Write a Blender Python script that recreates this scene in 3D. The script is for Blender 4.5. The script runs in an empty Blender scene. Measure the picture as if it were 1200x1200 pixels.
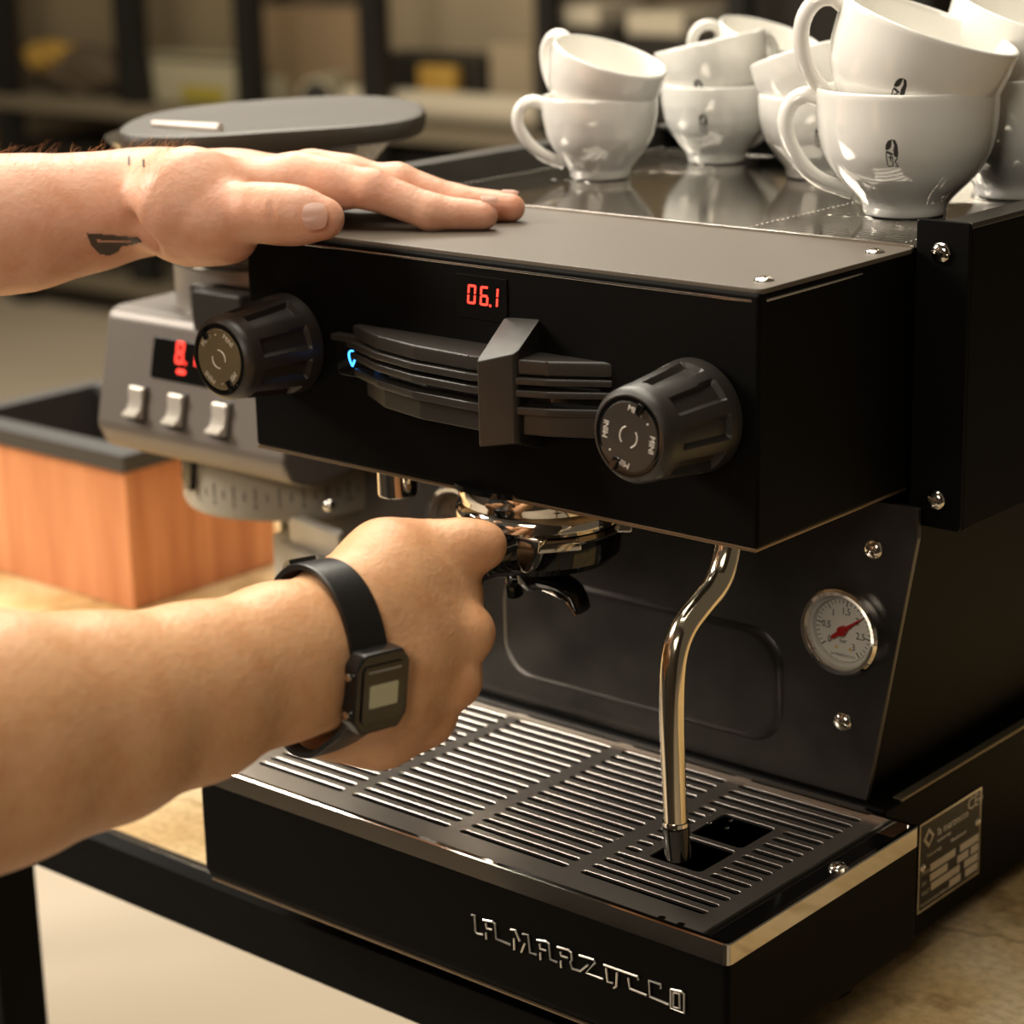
import bpy, bmesh, math, random
import numpy as np
from mathutils import Vector, Matrix
random.seed(4); rng = np.random.default_rng(4)
PI = math.pi
SC = bpy.context.scene
COL = SC.collection

# ------------------------------------------------------------------ camera
CP = np.array([0.9632, -0.8266, 0.5997]); YAW, PITCH, ROLL, FPX = 2.2838785, 0.281083, -0.0230452, 2660.05
def cam_axes():
    cy, sy, cp, sp, cr, sr = math.cos(YAW), math.sin(YAW), math.cos(PITCH), math.sin(PITCH), math.cos(ROLL), math.sin(ROLL)
    f = np.array([cy*cp, sy*cp, -sp]); r = np.array([sy, -cy, 0.]); u = np.cross(r, f)
    return cr*r+sr*u, -sr*r+cr*u, f
RGT, UPV, FWD = cam_axes()
cd = bpy.data.cameras.new('camera'); cam = bpy.data.objects.new('camera', cd); COL.objects.link(cam)
m = Matrix.Identity(4)
for i in range(3):
    m[i][0] = RGT[i]; m[i][1] = UPV[i]; m[i][2] = -FWD[i]; m[i][3] = CP[i]
cam.matrix_world = m
cd.sensor_width = 36; cd.sensor_fit = 'HORIZONTAL'; cd.lens = FPX/1200*36; cd.clip_start = .05; cd.clip_end = 60
cd.dof.use_dof = True; cd.dof.focus_distance = 1.17; cd.dof.aperture_fstop = 7.1
SC.camera = cam
def ray(px, py): return RGT*(px-600)/FPX + UPV*(600-py)/FPX + FWD
def on(px, py, ax, val):            # photo pixel -> point on the plane coordinate[ax] = val
    d = ray(px, py); t = (val-CP[ax])/d[ax]; return CP+t*d
def dp(px, py, dist):               # photo pixel -> point at that depth
    return CP+dist*ray(px, py)

# ------------------------------------------------------------------ light
SC.view_settings.view_transform = 'Standard'; SC.view_settings.look = 'None'
SC.view_settings.gamma = 1; SC.view_settings.exposure = 0.0; SC.view_settings.use_curve_mapping = False
w = bpy.data.worlds.new('world'); SC.world = w; w.use_nodes = True
w.node_tree.nodes['Background'].inputs[0].default_value = (1, .80, .56, 1)
w.node_tree.nodes['Background'].inputs[1].default_value = .10
def area(name, loc, target, sx, sy, power, col):
    l = bpy.data.lights.new(name, 'AREA'); l.shape = 'RECTANGLE'; l.size = sx; l.size_y = sy; l.energy = power; l.color = col
    o = bpy.data.objects.new(name, l); COL.objects.link(o); o.location = loc
    o.rotation_euler = (Vector(target)-Vector(loc)).to_track_quat('-Z', 'Y').to_euler(); return o
area('window_light', (-2.1, -1.3, 1.75), (0, .1, .3), 1.5, 1.1, 165, (1, .92, .80))
area('ceiling_light_counter', (-.8, .75, 2.3), (0, .2, .2), 1.8, 1.8, 52, (1, .92, .76))
area('ceiling_light_bar', (.12, -.12, 1.75), (.12, -.10, 0), .8, .8, 14, (1, .92, .78))
area('front_fill', (.75, -1.40, .98), (.25, .15, .15), .6, .5, 12, (1, .90, .74))  # unseen fill added to brighten the gauge and lower front
area('ceiling_light_far', (-3.4, 2.2, 2.3), (-3.4, 5.5, .2), 3.2, 1.2, 60, (1, .88, .64))
area('ceiling_light_floor', (-1.5, 1.3, 1.9), (-1.5, 1.3, -.9), 1.2, 1.2, 54, (1, .93, .80))
SC.cycles.caustics_reflective = False; SC.cycles.caustics_refractive = False

# ------------------------------------------------------------------ materials
MATS = {}
def mat(name, col, rough=.5, metal=0., noise=None, bump=None, spec=.5, emis=None, trans=0., coat=0., sss=0., attr=None, aniso=None):
    if name in MATS: return MATS[name]
    M = bpy.data.materials.new(name); M.use_nodes = True; N = M.node_tree.nodes; L = M.node_tree.links
    B = N['Principled BSDF']; I = B.inputs
    I['Base Color'].default_value = (*col, 1); I['Roughness'].default_value = rough; I['Metallic'].default_value = metal
    I['Specular IOR Level'].default_value = spec
    I['Transmission Weight'].default_value = trans; I['Coat Weight'].default_value = coat
    if sss: I['Subsurface Weight'].default_value = sss; I['Subsurface Radius'].default_value = (.012, .004, .002); I['Subsurface Scale'].default_value = .5
    if emis: I['Emission Color'].default_value = (*emis[0], 1); I['Emission Strength'].default_value = emis[1]
    tc = N.new('ShaderNodeTexCoord')
    src = None
    if attr:
        a = N.new('ShaderNodeAttribute'); a.attribute_name = attr; src = a.outputs['Color']; L.new(src, I['Base Color'])
    if noise:      # (scale, stretch xyz, colour2, contrast lo, hi)
        mp = N.new('ShaderNodeMapping'); mp.inputs['Scale'].default_value = noise[1]; L.new(tc.outputs['Object'], mp.inputs[0])
        n = N.new('ShaderNodeTexNoise'); n.inputs['Scale'].default_value = noise[0]; n.inputs['Detail'].default_value = 6; L.new(mp.outputs[0], n.inputs[0])
        r = N.new('ShaderNodeMapRange'); r.inputs[1].default_value = noise[3]; r.inputs[2].default_value = noise[4]; L.new(n.outputs[0], r.inputs[0])
        x = N.new('ShaderNodeMix'); x.data_type = 'RGBA'; L.new(r.outputs[0], x.inputs[0])
        x.inputs[6].default_value = (*col, 1); x.inputs[7].default_value = (*noise[2], 1)
        if src: x.blend_type = 'MULTIPLY'; L.new(src, x.inputs[6])
        L.new(x.outputs[2], I['Base Color'])
    if bump:       # (scale, strength, distance)
        n = N.new('ShaderNodeTexNoise'); n.inputs['Scale'].default_value = bump[0]; n.inputs['Detail'].default_value = 4; L.new(tc.outputs['Object'], n.inputs[0])
        b = N.new('ShaderNodeBump'); b.inputs['Strength'].default_value = bump[1]; b.inputs['Distance'].default_value = bump[2]
        L.new(n.outputs[0], b.inputs['Height']); L.new(b.outputs[0], I['Normal'])
    MATS[name] = M; return M
black = mat('black_powder_coat', (.0020, .0016, .0012), .55, bump=(900, .2, .0003), spec=.08)
cover_m = mat('satin_dark_cover', (.105, .086, .066), .48, .0, bump=(1400, .2, .0002), spec=.38)
blackp = mat('black_rubbery_plastic', (.018, .0145, .011), .40, bump=(1500, .3, .0003), spec=.6)
glossb = mat('gloss_black_plastic', (.004, .004, .004), .08)
steel = mat('polished_steel', (.62, .59, .54), .13, 1.)
tray_m = mat('mirror_cup_tray', (.66, .62, .56), .09, 1., bump=(60, .03, .002))
chrome = mat('chrome', (.78, .74, .68), .07, 1.)
grate_m = mat('stainless_grate', (.66, .61, .55), .36, 1.)
splash_m = mat('satin_black_backsplash', (.055, .048, .043), .30, .3, noise=(14, (1, 1, 1), (.022, .019, .017), .4, .62), bump=(30, .15, .002))
china = mat('white_porcelain', (.88, .86, .81), .08, coat=.4, spec=.5)
ink = mat('black_print', (.02, .017, .014), .5)
white = mat('white_enamel', (.62, .57, .48), .4)
white_text = mat('white_lettering', (.75, .7, .62), .5)
red_led = mat('red_led', (.3, .01, .01), .5, emis=((1, .045, .025), 2.6))
blue_led = mat('blue_led', (.01, .1, .4), .5, emis=((.04, .33, 1), 5))
red = mat('red_needle', (.45, .015, .012), .4)
gold = mat('brass_pin', (.75, .5, .12), .3, 1.)
glass = mat('clear_glass', (.9, .88, .84), .03, trans=1.)
grind_m = mat('grey_grinder_paint', (.175, .15, .13), .42, .25, bump=(1200, .2, .0002))
grind_d = mat('dark_grey_grinder_body', (.13, .118, .11), .5, .1)
lid_m = mat('dark_matt_lid', (.046, .036, .024), .5, bump=(200, .1, .0005))
woodl = mat('orange_cherry_wood', (.74, .32, .15), .42, noise=(9, (6, 6, .5), (.52, .175, .068), .35, .7))
rimm = mat('black_matt_edging', (.045, .042, .04), .6, bump=(300, .3, .0006))
insm = mat('dark_box_inside', (.012, .010, .008), .6)
floor_m = mat('pale_polished_concrete', (.62, .53, .42), .45, noise=(1.2, (1, 1, 1), (.56, .47, .36), .35, .7))
wall_m = mat('brown_plaster', (.15, .115, .075), .8, noise=(.7, (1, 1, 1), (.10, .075, .048), .35, .7))
ceil_m = mat('grey_ceiling', (.3, .27, .22), .8)
fascia_m = mat('black_lacquered_edge', (.0025, .0025, .0025), .6, spec=.10, bump=(50, .2, .002))
def counter_mat():
    M = mat('weathered_ochre_worktop', (.56, .43, .26), .5)
    N = M.node_tree.nodes; L = M.node_tree.links; B = N['Principled BSDF']
    tc = N.new('ShaderNodeTexCoord')
    def noise(s, det, dist=0.):
        n = N.new('ShaderNodeTexNoise'); n.inputs['Scale'].default_value = s; n.inputs['Detail'].default_value = det; n.inputs['Distortion'].default_value = dist
        L.new(tc.outputs['Object'], n.inputs[0]); return n.outputs[0]
    def ramp(src, stops):
        r = N.new('ShaderNodeValToRGB'); e = r.color_ramp.elements
        e[0].position, e[0].color = stops[0][0], (*stops[0][1], 1); e[1].position, e[1].color = stops[-1][0], (*stops[-1][1], 1)
        for p, c in stops[1:-1]: x = e.new(p); x.color = (*c, 1)
        L.new(src, r.inputs[0]); return r.outputs[0]
    c1 = ramp(noise(9, 8, .6), [(.32, (.56, .35, .13)), (.5, (.76, .55, .28)), (.68, (.84, .66, .41))])
    v = N.new('ShaderNodeTexVoronoi'); v.feature = 'DISTANCE_TO_EDGE'; v.inputs['Scale'].default_value = 7
    mx = N.new('ShaderNodeMixRGB'); mx.inputs[0].default_value = .12; n2 = N.new('ShaderNodeTexNoise'); n2.inputs['Scale'].default_value = 12; n2.inputs['Detail'].default_value = 5
    L.new(tc.outputs['Object'], n2.inputs[0]); L.new(tc.outputs['Object'], mx.inputs[1]); L.new(n2.outputs[1], mx.inputs[2]); L.new(mx.outputs[0], v.inputs[0])
    c2 = ramp(v.outputs[0], [(0., (.35, .25, .14)), (.035, (1, 1, 1))])
    c3 = ramp(noise(160, 4), [(.3, (.72, .68, .6)), (.6, (1, 1, 1))])
    a = N.new('ShaderNodeMixRGB'); a.blend_type = 'MULTIPLY'; a.inputs[0].default_value = .55; L.new(c1, a.inputs[1]); L.new(c2, a.inputs[2])
    b = N.new('ShaderNodeMixRGB'); b.blend_type = 'MULTIPLY'; b.inputs[0].default_value = .8; L.new(a.outputs[0], b.inputs[1]); L.new(c3, b.inputs[2])
    L.new(b.outputs[0], B.inputs['Base Color'])
    bp = N.new('ShaderNodeBump'); bp.inputs['Strength'].default_value = .3; bp.inputs['Distance'].default_value = .001; L.new(c2, bp.inputs['Height']); L.new(bp.outputs[0], B.inputs['Normal'])
    return M
counter_m = counter_mat()
skin_m = mat('skin', (.62, .36, .22), .46, attr='Col', noise=(70, (1, 1, 1), (.90, .80, .72), .42, .75), bump=(300, .4, .0012), sss=.2, spec=.4)
nail_m = mat('fingernail', (.76, .50, .39), .28, coat=.3)
hair_m = mat('light_brown_hair', (.32, .16, .07), .5)
shirt_m = mat('charcoal_cotton', (.03, .03, .033), .9, bump=(800, .3, .0006))
strap_m = mat('black_resin_strap', (.008, .0075, .007), .35, bump=(400, .2, .0004))
lcd_m = mat('grey_green_lcd', (.50, .49, .33), .2)

def thin_glass():
    if 'thin_glass' in MATS: return MATS['thin_glass']
    M = bpy.data.materials.new('thin_glass'); M.use_nodes = True; N = M.node_tree.nodes; L = M.node_tree.links
    N.remove(N['Principled BSDF']); t = N.new('ShaderNodeBsdfTransparent'); g = N.new('ShaderNodeBsdfGlossy'); g.inputs['Roughness'].default_value = .03
    f = N.new('ShaderNodeFresnel'); f.inputs[0].default_value = 1.25; x = N.new('ShaderNodeMixShader')
    L.new(f.outputs[0], x.inputs[0]); L.new(t.outputs[0], x.inputs[1]); L.new(g.outputs[0], x.inputs[2]); L.new(x.outputs[0], N['Material Output'].inputs[0])
    MATS['thin_glass'] = M; return M
# ------------------------------------------------------------------ helpers
ORG = {}
def empty(name, loc, label=None, cat=None, group=None, kind=None, parent=None):
    o = bpy.data.objects.new(name, None); o.empty_display_size = .02; COL.objects.link(o)
    if parent: o.parent = parent; o.location = Vector(loc)-ORG[parent.name]
    else: o.location = loc
    ORG[o.name] = Vector(loc)
    tag(o, label, cat, group, kind); return o
def tag(o, label=None, cat=None, group=None, kind=None):
    if label: o['label'] = label
    if cat: o['category'] = cat
    if group: o['group'] = group
    if kind: o['kind'] = kind
    return o
class MB:
    def __init__(s): s.bm = bmesh.new()
    def _t(s, vs, M):
        if M is not None: bmesh.ops.transform(s.bm, matrix=M, verts=vs)
    def box(s, a, b, bev=0., seg=2, M=None):
        a, b = np.minimum(a, b), np.maximum(a, b)
        r = bmesh.ops.create_cube(s.bm, size=1.)['verts']
        for v in r: v.co = Vector([a[i]+(v.co[i]+.5)*(b[i]-a[i]) for i in range(3)])
        if bev:
            es = list({e for v in r for e in v.link_edges})
            q = bmesh.ops.bevel(s.bm, geom=es, offset=bev, segments=seg, profile=.5, affect='EDGES')
            r = list({v for v in q['verts']} | {v for f in q['faces'] for v in f.verts})
        s._t(r, M); return s
    def prism(s, poly, d0, d1, fr=None, bev=0.):   # poly in (u,v), extruded along w; fr = function (u,v,w)->xyz
        fr = fr or (lambda u, v, w_: (u, v, w_))
        A = [s.bm.verts.new(fr(u, v, d0)) for u, v in poly]; B = [s.bm.verts.new(fr(u, v, d1)) for u, v in poly]
        n = len(poly); fs = [s.bm.faces.new(A[::-1]), s.bm.faces.new(B)]
        for i in range(n): fs.append(s.bm.faces.new((A[i], A[(i+1) % n], B[(i+1) % n], B[i])))
        if bev: bmesh.ops.bevel(s.bm, geom=list({e for f in fs for e in f.edges}), offset=bev, segments=2, profile=.5, affect='EDGES')
        return s
    def rings(s, R, cap=True, close=False):
        V = [[s.bm.verts.new(p) for p in r] for r in R]; n = len(V[0])
        for i in range(len(V)-1+(1 if close else 0)):
            a, b = V[i], V[(i+1) % len(V)]
            for j in range(n): s.bm.faces.new((a[j], a[(j+1) % n], b[(j+1) % n], b[j]))
        if cap and not close: s.bm.faces.new(V[0][::-1]); s.bm.faces.new(V[-1])
        return s
    def lathe(s, prof, c=(0, 0, 0), ax=(0, 0, 1), n=40, cap=True, sq=None):
        c = Vector(c); ax = Vector(ax).normalized(); q = ax.to_track_quat('Z', 'Y')
        R = []
        for r, h in prof:
            R.append([c+q @ Vector((max(r, 1e-5)*math.cos(2*PI*i/n), max(r, 1e-5)*math.sin(2*PI*i/n), h)) for i in range(n)])
        return s.rings(R, cap)
    def cyl(s, a, b, r, r2=None, n=24, bev=0.):
        a = Vector(a); b = Vector(b); L = (b-a).length; r2 = r if r2 is None else r2
        p = [(r, 0), (r2, L)] if not bev else [(r-bev, 0), (r-.3*bev, .3*bev), (r, bev), (r2, L-bev), (r2-.3*bev, L-.3*bev), (r2-bev, L)]
        return s.lathe(p, a, b-a, n)
    def tube(s, pts, r, n=12, smooth=0, ex=1., up=None):
        P = [Vector(p) for p in pts]; rr = list(r) if hasattr(r, '__len__') else [r]*len(P)
        for _ in range(smooth):
            Q = [P[0]]; q = [rr[0]]
            for i in range(len(P)-1):
                Q += [P[i]*.75+P[i+1]*.25, P[i]*.25+P[i+1]*.75]; q += [rr[i]*.75+rr[i+1]*.25, rr[i]*.25+rr[i+1]*.75]
            P = Q+[P[-1]]; rr = q+[rr[-1]]
        nx = None; R = []
        for i, p in enumerate(P):
            t = (P[min(i+1, len(P)-1)]-P[max(i-1, 0)]).normalized()
            if up is not None: nx = t.cross(Vector(up)).normalized()
            elif nx is None: nx = t.orthogonal().normalized()
            else: nx = (nx-t*nx.dot(t)).normalized()
            b = t.cross(nx)
            R.append([p+(nx*math.cos(2*PI*k/n)*ex+b*math.sin(2*PI*k/n))*rr[i] for k in range(n)])
        return s.rings(R)
    def sphere(s, c, r, sc=(1, 1, 1), seg=16):
        vs = bmesh.ops.create_uvsphere(s.bm, u_segments=seg, v_segments=max(6, seg//2), radius=r)['verts']
        for v in vs: v.co = Vector([v.co[i]*sc[i]+c[i] for i in range(3)])
        return s
    def text(s, txt, size, o, ux, uy, ext=.0003, align='CENTER', rot=0., sx=1.):
        cu = bpy.data.curves.new('t', 'FONT'); cu.body = txt; cu.size = size; cu.align_x = align; cu.align_y = 'CENTER'; cu.extrude = ext; cu.resolution_u = 2
        ob = bpy.data.objects.new('t', cu); COL.objects.link(ob)
        dg = bpy.context.evaluated_depsgraph_get(); dg.update(); me = bpy.data.meshes.new_from_object(ob.evaluated_get(dg))
        ux = Vector(ux).normalized(); uy = Vector(uy).normalized(); uz = ux.cross(uy); o = Vector(o); c, d = math.cos(rot), math.sin(rot)
        for v in me.vertices:
            x, y, z = v.co; x *= sx; v.co = o+ux*(x*c-y*d)+uy*(x*d+y*c)+uz*z
        s.bm.from_mesh(me); bpy.data.objects.remove(ob); bpy.data.curves.remove(cu); bpy.data.meshes.remove(me); return s
    def build(s, name, m_, parent=None, ang=35, org=None):
        off = Vector(org) if org is not None else (ORG.get(parent.name, Vector((0, 0, 0))) if parent else Vector((0, 0, 0)))
        bmesh.ops.recalc_face_normals(s.bm, faces=s.bm.faces)
        me = bpy.data.meshes.new(name); s.bm.to_mesh(me); s.bm.free()
        if off.length: me.transform(Matrix.Translation(-off))
        me.materials.append(m_)
        me.polygons.foreach_set('use_smooth', [True]*len(me.polygons)); me.set_sharp_from_angle(angle=math.radians(ang))
        o = bpy.data.objects.new(name, me); COL.objects.link(o)
        if m_ is not china and ang < 60: wn = o.modifiers.new('weighted_normal', 'WEIGHTED_NORMAL'); wn.mode = 'FACE_AREA'; wn.weight = 90; wn.keep_sharp = True
        if parent: o.parent = parent
        if parent is None and off.length: o.location = off
        ORG[o.name] = off if parent is None else off
        return o
def rrect(x0, y0, x1, y1, r, n=4):
    P = []
    for cx, cy, a in ((x1-r, y1-r, 0), (x0+r, y1-r, 90), (x0+r, y0+r, 180), (x1-r, y0+r, 270)):
        for k in range(n+1): t = math.radians(a+90*k/n); P.append((cx+r*math.cos(t), cy+r*math.sin(t)))
    return P
XZ = lambda u, v, w_: (u, w_, v)        # u = x, v = z, w = y
YZ = lambda u, v, w_: (w_, u, v)
def slot_cell(mb, x0, x1, y0, y1, hx0, hx1, hy0, hy1, z, dep, nseg=3, rad=None):
    # a rectangle of plate with a rounded slot cut through it
    r = min((hy1-hy0)/2, (hx1-hx0)/2) if rad is None else rad
    H = rrect(hx0, hy0, hx1, hy1, r*.999, nseg); per = nseg+1
    O = []
    for (cx, cy), (px, py) in zip([(x1, y1), (x0, y1), (x0, y0), (x1, y0)], [(1, 1), (0, 1), (0, 0), (1, 0)]): O.append((cx, cy))
    hv = [mb.bm.verts.new((a, b, z)) for a, b in H]; hb = [mb.bm.verts.new((a, b, z-dep)) for a, b in H]; ov = [mb.bm.verts.new((a, b, z)) for a, b in O]
    cx_s, cy_s = (hx0+hx1)/2, (hy0+hy1)/2; chm = min(.00028, (hy1-hy0)*.12)
    hc = [mb.bm.verts.new((a-chm*(1 if a > cx_s else -1), b-chm*(1 if b > cy_s else -1), z-chm*1.1)) for a, b in H]
    n = len(H)
    for c in range(4):
        for k in range(per-1):
            i = c*per+k; mb.bm.faces.new((ov[c], hv[i], hv[i+1]))
        i = c*per+per-1; j = (i+1) % n; mb.bm.faces.new((ov[c], hv[i], hv[j], ov[(c+1) % 4]))
    for i in range(n): j = (i+1) % n; mb.bm.faces.new((hv[i], hc[i], hc[j], hv[j])); mb.bm.faces.new((hc[i], hb[i], hb[j], hc[j]))
def slot_plate(mb, xs, ys, x0, x1, y0, y1, z, dep, wy, special=None):
    # xs: list of (slot x start, slot x end), ys: slot centres (y)
    yb = [y0]+[(a+b)/2 for a, b in zip(ys[:-1], ys[1:])]+[y1]
    xb = [x0]+[(xs[i][1]+xs[i+1][0])/2 for i in range(len(xs)-1)]+[x1]
    for j, yc in enumerate(ys):
        for i, (a, b) in enumerate(xs):
            if special and special(i, j): continue
            slot_cell(mb, xb[i], xb[i+1], yb[j], yb[j+1], a, b, yc-wy/2, yc+wy/2, z, dep)
def screw(parent, c, nrm, r, ang=.6, cross=False, name='screw', h=None):
    nrm = Vector(nrm).normalized(); ux = nrm.orthogonal().normalized(); ux.rotate(Matrix.Rotation(ang, 3, nrm)) ; uy = nrm.cross(ux); c = Vector(c); h = h or r*.55
    mb = MB(); n, mth = 24, 12; R = []
    g = r*.13
    N = 26; G = {}
    for i in range(N+1):
        for j in range(N+1):
            u = (i/N*2-1); v = (j/N*2-1)
            # square -> disc
            x = u*math.sqrt(1-v*v/2); y = v*math.sqrt(1-u*u/2); q = min(1, x*x+y*y)
            z = h*math.sqrt(max(0, 1-q*.97))
            if q < .93 and (abs(x*r) < g or (cross and abs(y*r) < g)) and (not cross or q < .45): z = max(0, z-r*.3)
            G[i, j] = mb.bm.verts.new(c+ux*(x*r)+uy*(y*r)+nrm*z)
    for i in range(N):
        for j in range(N): mb.bm.faces.new((G[i, j], G[i+1, j], G[i+1, j+1], G[i, j+1]))
    mb.lathe([(r*1.0, -.002), (r*1.0, h*.17)], c, nrm, 24)
    return mb.build(name, chrome, parent, ang=30)
SEG7 = {'0': 'abcdef', '1': 'bc', '6': 'acdefg', '8': 'abcdefg'}
def seg7(mb, ch, o, ux, uy, wd, ht, th, slant=.1, e=.0002):
    o = Vector(o); ux = Vector(ux).normalized(); uy = Vector(uy).normalized(); uz = ux.cross(uy)
    def bar(x0, y0, x1, y1):
        P = [(x0, y0), (x1, y0), (x1, y1), (x0, y1)]
        mb.prism(P, 0, e, lambda u, v, w_: o+ux*(u+v*slant)+uy*v+uz*w_)
    g = th*.35; h2 = ht/2
    S = {'a': (th*.6, ht-th, wd-th*.6, ht), 'd': (th*.6, 0, wd-th*.6, th), 'g': (th*.6, h2-th/2, wd-th*.6, h2+th/2), 'b': (wd-th, h2+g, wd, ht-g), 'c': (wd-th, g, wd, h2-g), 'f': (0, h2+g, th, ht-g), 'e': (0, g, th, h2-g)}
    for k in SEG7[ch]: bar(*S[k])

# ------------------------------------------------------------------ room
CZ = -.018
S = lambda name, mb, m_, label: tag(mb.build(name, m_), label, None, None, 'structure')
S('floor', MB().box((-14, -4, -.95), (4, 12, -.9)), floor_m, 'pale polished concrete floor')
hr = np.array([1., 0., 0.]); hf = np.array([0., 1., 0.])     # shelf run direction and away direction
def SP(px, py, D): return dp(px, py, D)
def shelf_frame(D):
    o = dp(600, 300, D); return o
SHD = 7.2
so = dp(300, 200, SHD); so[2] = 0
MS = Matrix(((hr[0], hf[0], 0, so[0]), (hr[1], hf[1], 0, so[1]), (0, 0, 1, 0), (0, 0, 0, 1)))
def sxz(px, py, back=0.):           # photo pixel -> (along, z) in the plane of the shelf front
    d = ray(px, py); n = Vector(hf); t = (Vector(so+hf*back)-Vector(CP)).dot(n)/Vector(d).dot(n); P = CP+t*d
    return float((P-so) @ hr), float(P[2])
def sbox(mb, px0, py0, px1, py1, b0, b1, bev=0.):
    u0, z1 = sxz(px0, py0, b0); u1, z0 = sxz(px1, py1, b0)
    return mb.box((u0, b0, z0), (u1, b1, z1), bev, M=MS)
wb = MB().box((-9, .62, -.9), (7, .72, 2.6), M=MS); S('reflection_wall', MB().box((-9, -1.52, -.9), (4, -1.44, 2.6)), mat('dark_brown_plaster', (.035, .026, .018), .7), 'unseen dark brown wall added to darken the chrome reflection')  # unseen dark wall added so the chrome tray band reflects dark
S('wall_back', wb, wall_m, 'brown back wall behind the storage shelves')

# ------------------------------------------------------------------ storage shelf and what lies on it
post_m = mat('black_shelf_steel', (.008, .007, .006), .6)
board_m = mat('grey_brown_shelf_board', (.20, .165, .115), .6)
def shpx(u0, u1, px0): pass
sh = empty('storage_shelf', tuple(so+hf*.2-np.array([0, 0, .9])), 'black steel storage shelving along the back wall', 'shelving')
for px0, px1 in ((-9, 13), (137, 163), (277, 299), (422, 446), (628, 646), (850, 872), (1060, 1085)):
    mb = MB(); u0, _ = sxz(px0, 100); u1, _ = sxz(px1, 100); mb.box((u0, 0, -.9), (u1, .05, 1.15), M=MS); mb.build('post', post_m, sh)
ua, _ = sxz(-40, 100); ub, _ = sxz(1230, 100)
_, ZM = sxz(300, 134); _, ZL = sxz(300, 352); _, ZU = sxz(220, 66, .28); FLR = {'mid': ZM+.001, 'low': ZL+.001, 'up': ZU+.001}
for z, th in ((ZM, .045), (ZL, .05), (1.12, .04)):
    MB().box((ua, -.01, z-th), (ub, .5, z), M=MS).build('shelf_board', board_m, sh)
ux2, _ = sxz(292, 60, .28); MB().box((ua, .275, ZU-.02), (ux2, .5, ZU), M=MS).build('shelf_board', board_m, sh)
def thing_s(name, m_, box, label, cat, group=None, bev=.01, b=(.03, .4), zf=None):
    mb = MB(); px0, py0_, px1, py1_ = box
    u0, z1 = sxz(px0, py0_, b[0]); u1, z0 = sxz(px1, py1_, b[0])
    if zf: z0 = FLR.get(zf, zf if not isinstance(zf, str) else 0)
    if z1 > 1.07 and zf != 'none': z1 = 1.07
    mb.box((u0, b[0], z0), (u1, b[1], z1), bev, M=MS); o = mb.build(name, m_); FLR['last'] = z1+.001
    return tag(o, label, cat, group)
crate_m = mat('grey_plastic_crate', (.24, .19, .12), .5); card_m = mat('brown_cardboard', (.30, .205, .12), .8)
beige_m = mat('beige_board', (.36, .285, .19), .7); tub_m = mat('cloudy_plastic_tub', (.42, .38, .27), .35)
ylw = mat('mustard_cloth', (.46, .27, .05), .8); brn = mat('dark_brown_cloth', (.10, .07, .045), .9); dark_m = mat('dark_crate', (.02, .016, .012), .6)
pale_m = mat('pale_paper', (.56, .49, .38), .7); grn = mat('yellow_green_label', (.38, .31, .04), .6)
thing_s('storage_crate', crate_m, (18, -60, 134, 62), 'grey crate above the mustard cloth, far left shelf bay', 'crate', b=(.28, .48), zf='up')
thing_s('storage_crate', crate_m, (166, -60, 274, 66), 'grey crate above the cloudy tub with the yellow label', 'crate', b=(.28, .48), zf='up')
def heap(name, m_, px, py, rx, ry, label, cat, floor=None):
    u, z = sxz(px, py, .12); k = SHD/2660
    mb = MB(); vs = bmesh.ops.create_icosphere(mb.bm, subdivisions=4, radius=1)['verts']
    for v in vs:
        n = 1+.16*math.sin(5*v.co.x+px)*math.cos(4*v.co.z+1)+.08*math.sin(11*v.co.x+9*v.co.z)
        v.co = Vector((v.co.x*rx*k*n+u, v.co.y*.085*n+.16, max(v.co.z*ry*k*n, -ry*k*.8)+z))
    dz_ = (ZM+.001 if floor is None else z-ry*k*.8)-min(v.co.z for v in vs)
    for v in vs: v.co.z += dz_
    bmesh.ops.transform(mb.bm, matrix=MS, verts=vs)
    tag(mb.build(name, m_), label, cat)
heap('folded_cloth', brn, 92, 104, 66, 34, 'dark brown heap of cloth lying on the left shelf bay', 'cloth')
heap('folded_cloth', ylw, 52, 68, 42, 20, 'mustard yellow cloth on top of the dark brown heap', 'cloth', 1)
tb = empty('plastic_tub', tuple(so-np.array([0, 0, 0])), 'cloudy plastic tub with a yellow label on the shelf', 'tub')
mb = MB(); u0, z1 = sxz(170, 70, .05); u1, z0 = sxz(274, 131, .05); z0 = ZM+.001
mb.prism([(u0, z1), (u1, z1), (u1-.02, z0), (u0+.02, z0)], .065, .18, lambda u, v, w_: MS @ Vector((u, w_, v)), bev=.012); mb.build('tub_body', tub_m, tb)
mb = MB(); sbox(mb, 165, 62, 275, 71, .056, .185, .004); mb.build('tub_rim', tub_m, tb)
mb = MB(); sbox(mb, 212, 100, 262, 122, .058, .067, .002); mb.build('label_patch', grn, tb)
thing_s('cardboard_box', card_m, (302, 8, 420, 60), 'brown cardboard box behind the stubby rolls', 'box', b=(.30, .48), zf='mid')
thing_s('display_board', beige_m, (448, -70, 626, 62), 'large beige board standing on the shelf above the dark crate', 'board', b=(.40, .43), zf='mid')
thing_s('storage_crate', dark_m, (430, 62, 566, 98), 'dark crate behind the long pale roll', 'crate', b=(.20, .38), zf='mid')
thing_s('gift_box', ylw, (488, 76, 532, 96), 'small mustard box in front of the dark crate', 'box', b=(.155, .195), zf='mid')
thing_s('cardboard_box', beige_m, (572, 50, 624, 110), 'light brown carton beside the dark crate', 'box', b=(.2, .38), zf='mid')
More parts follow.
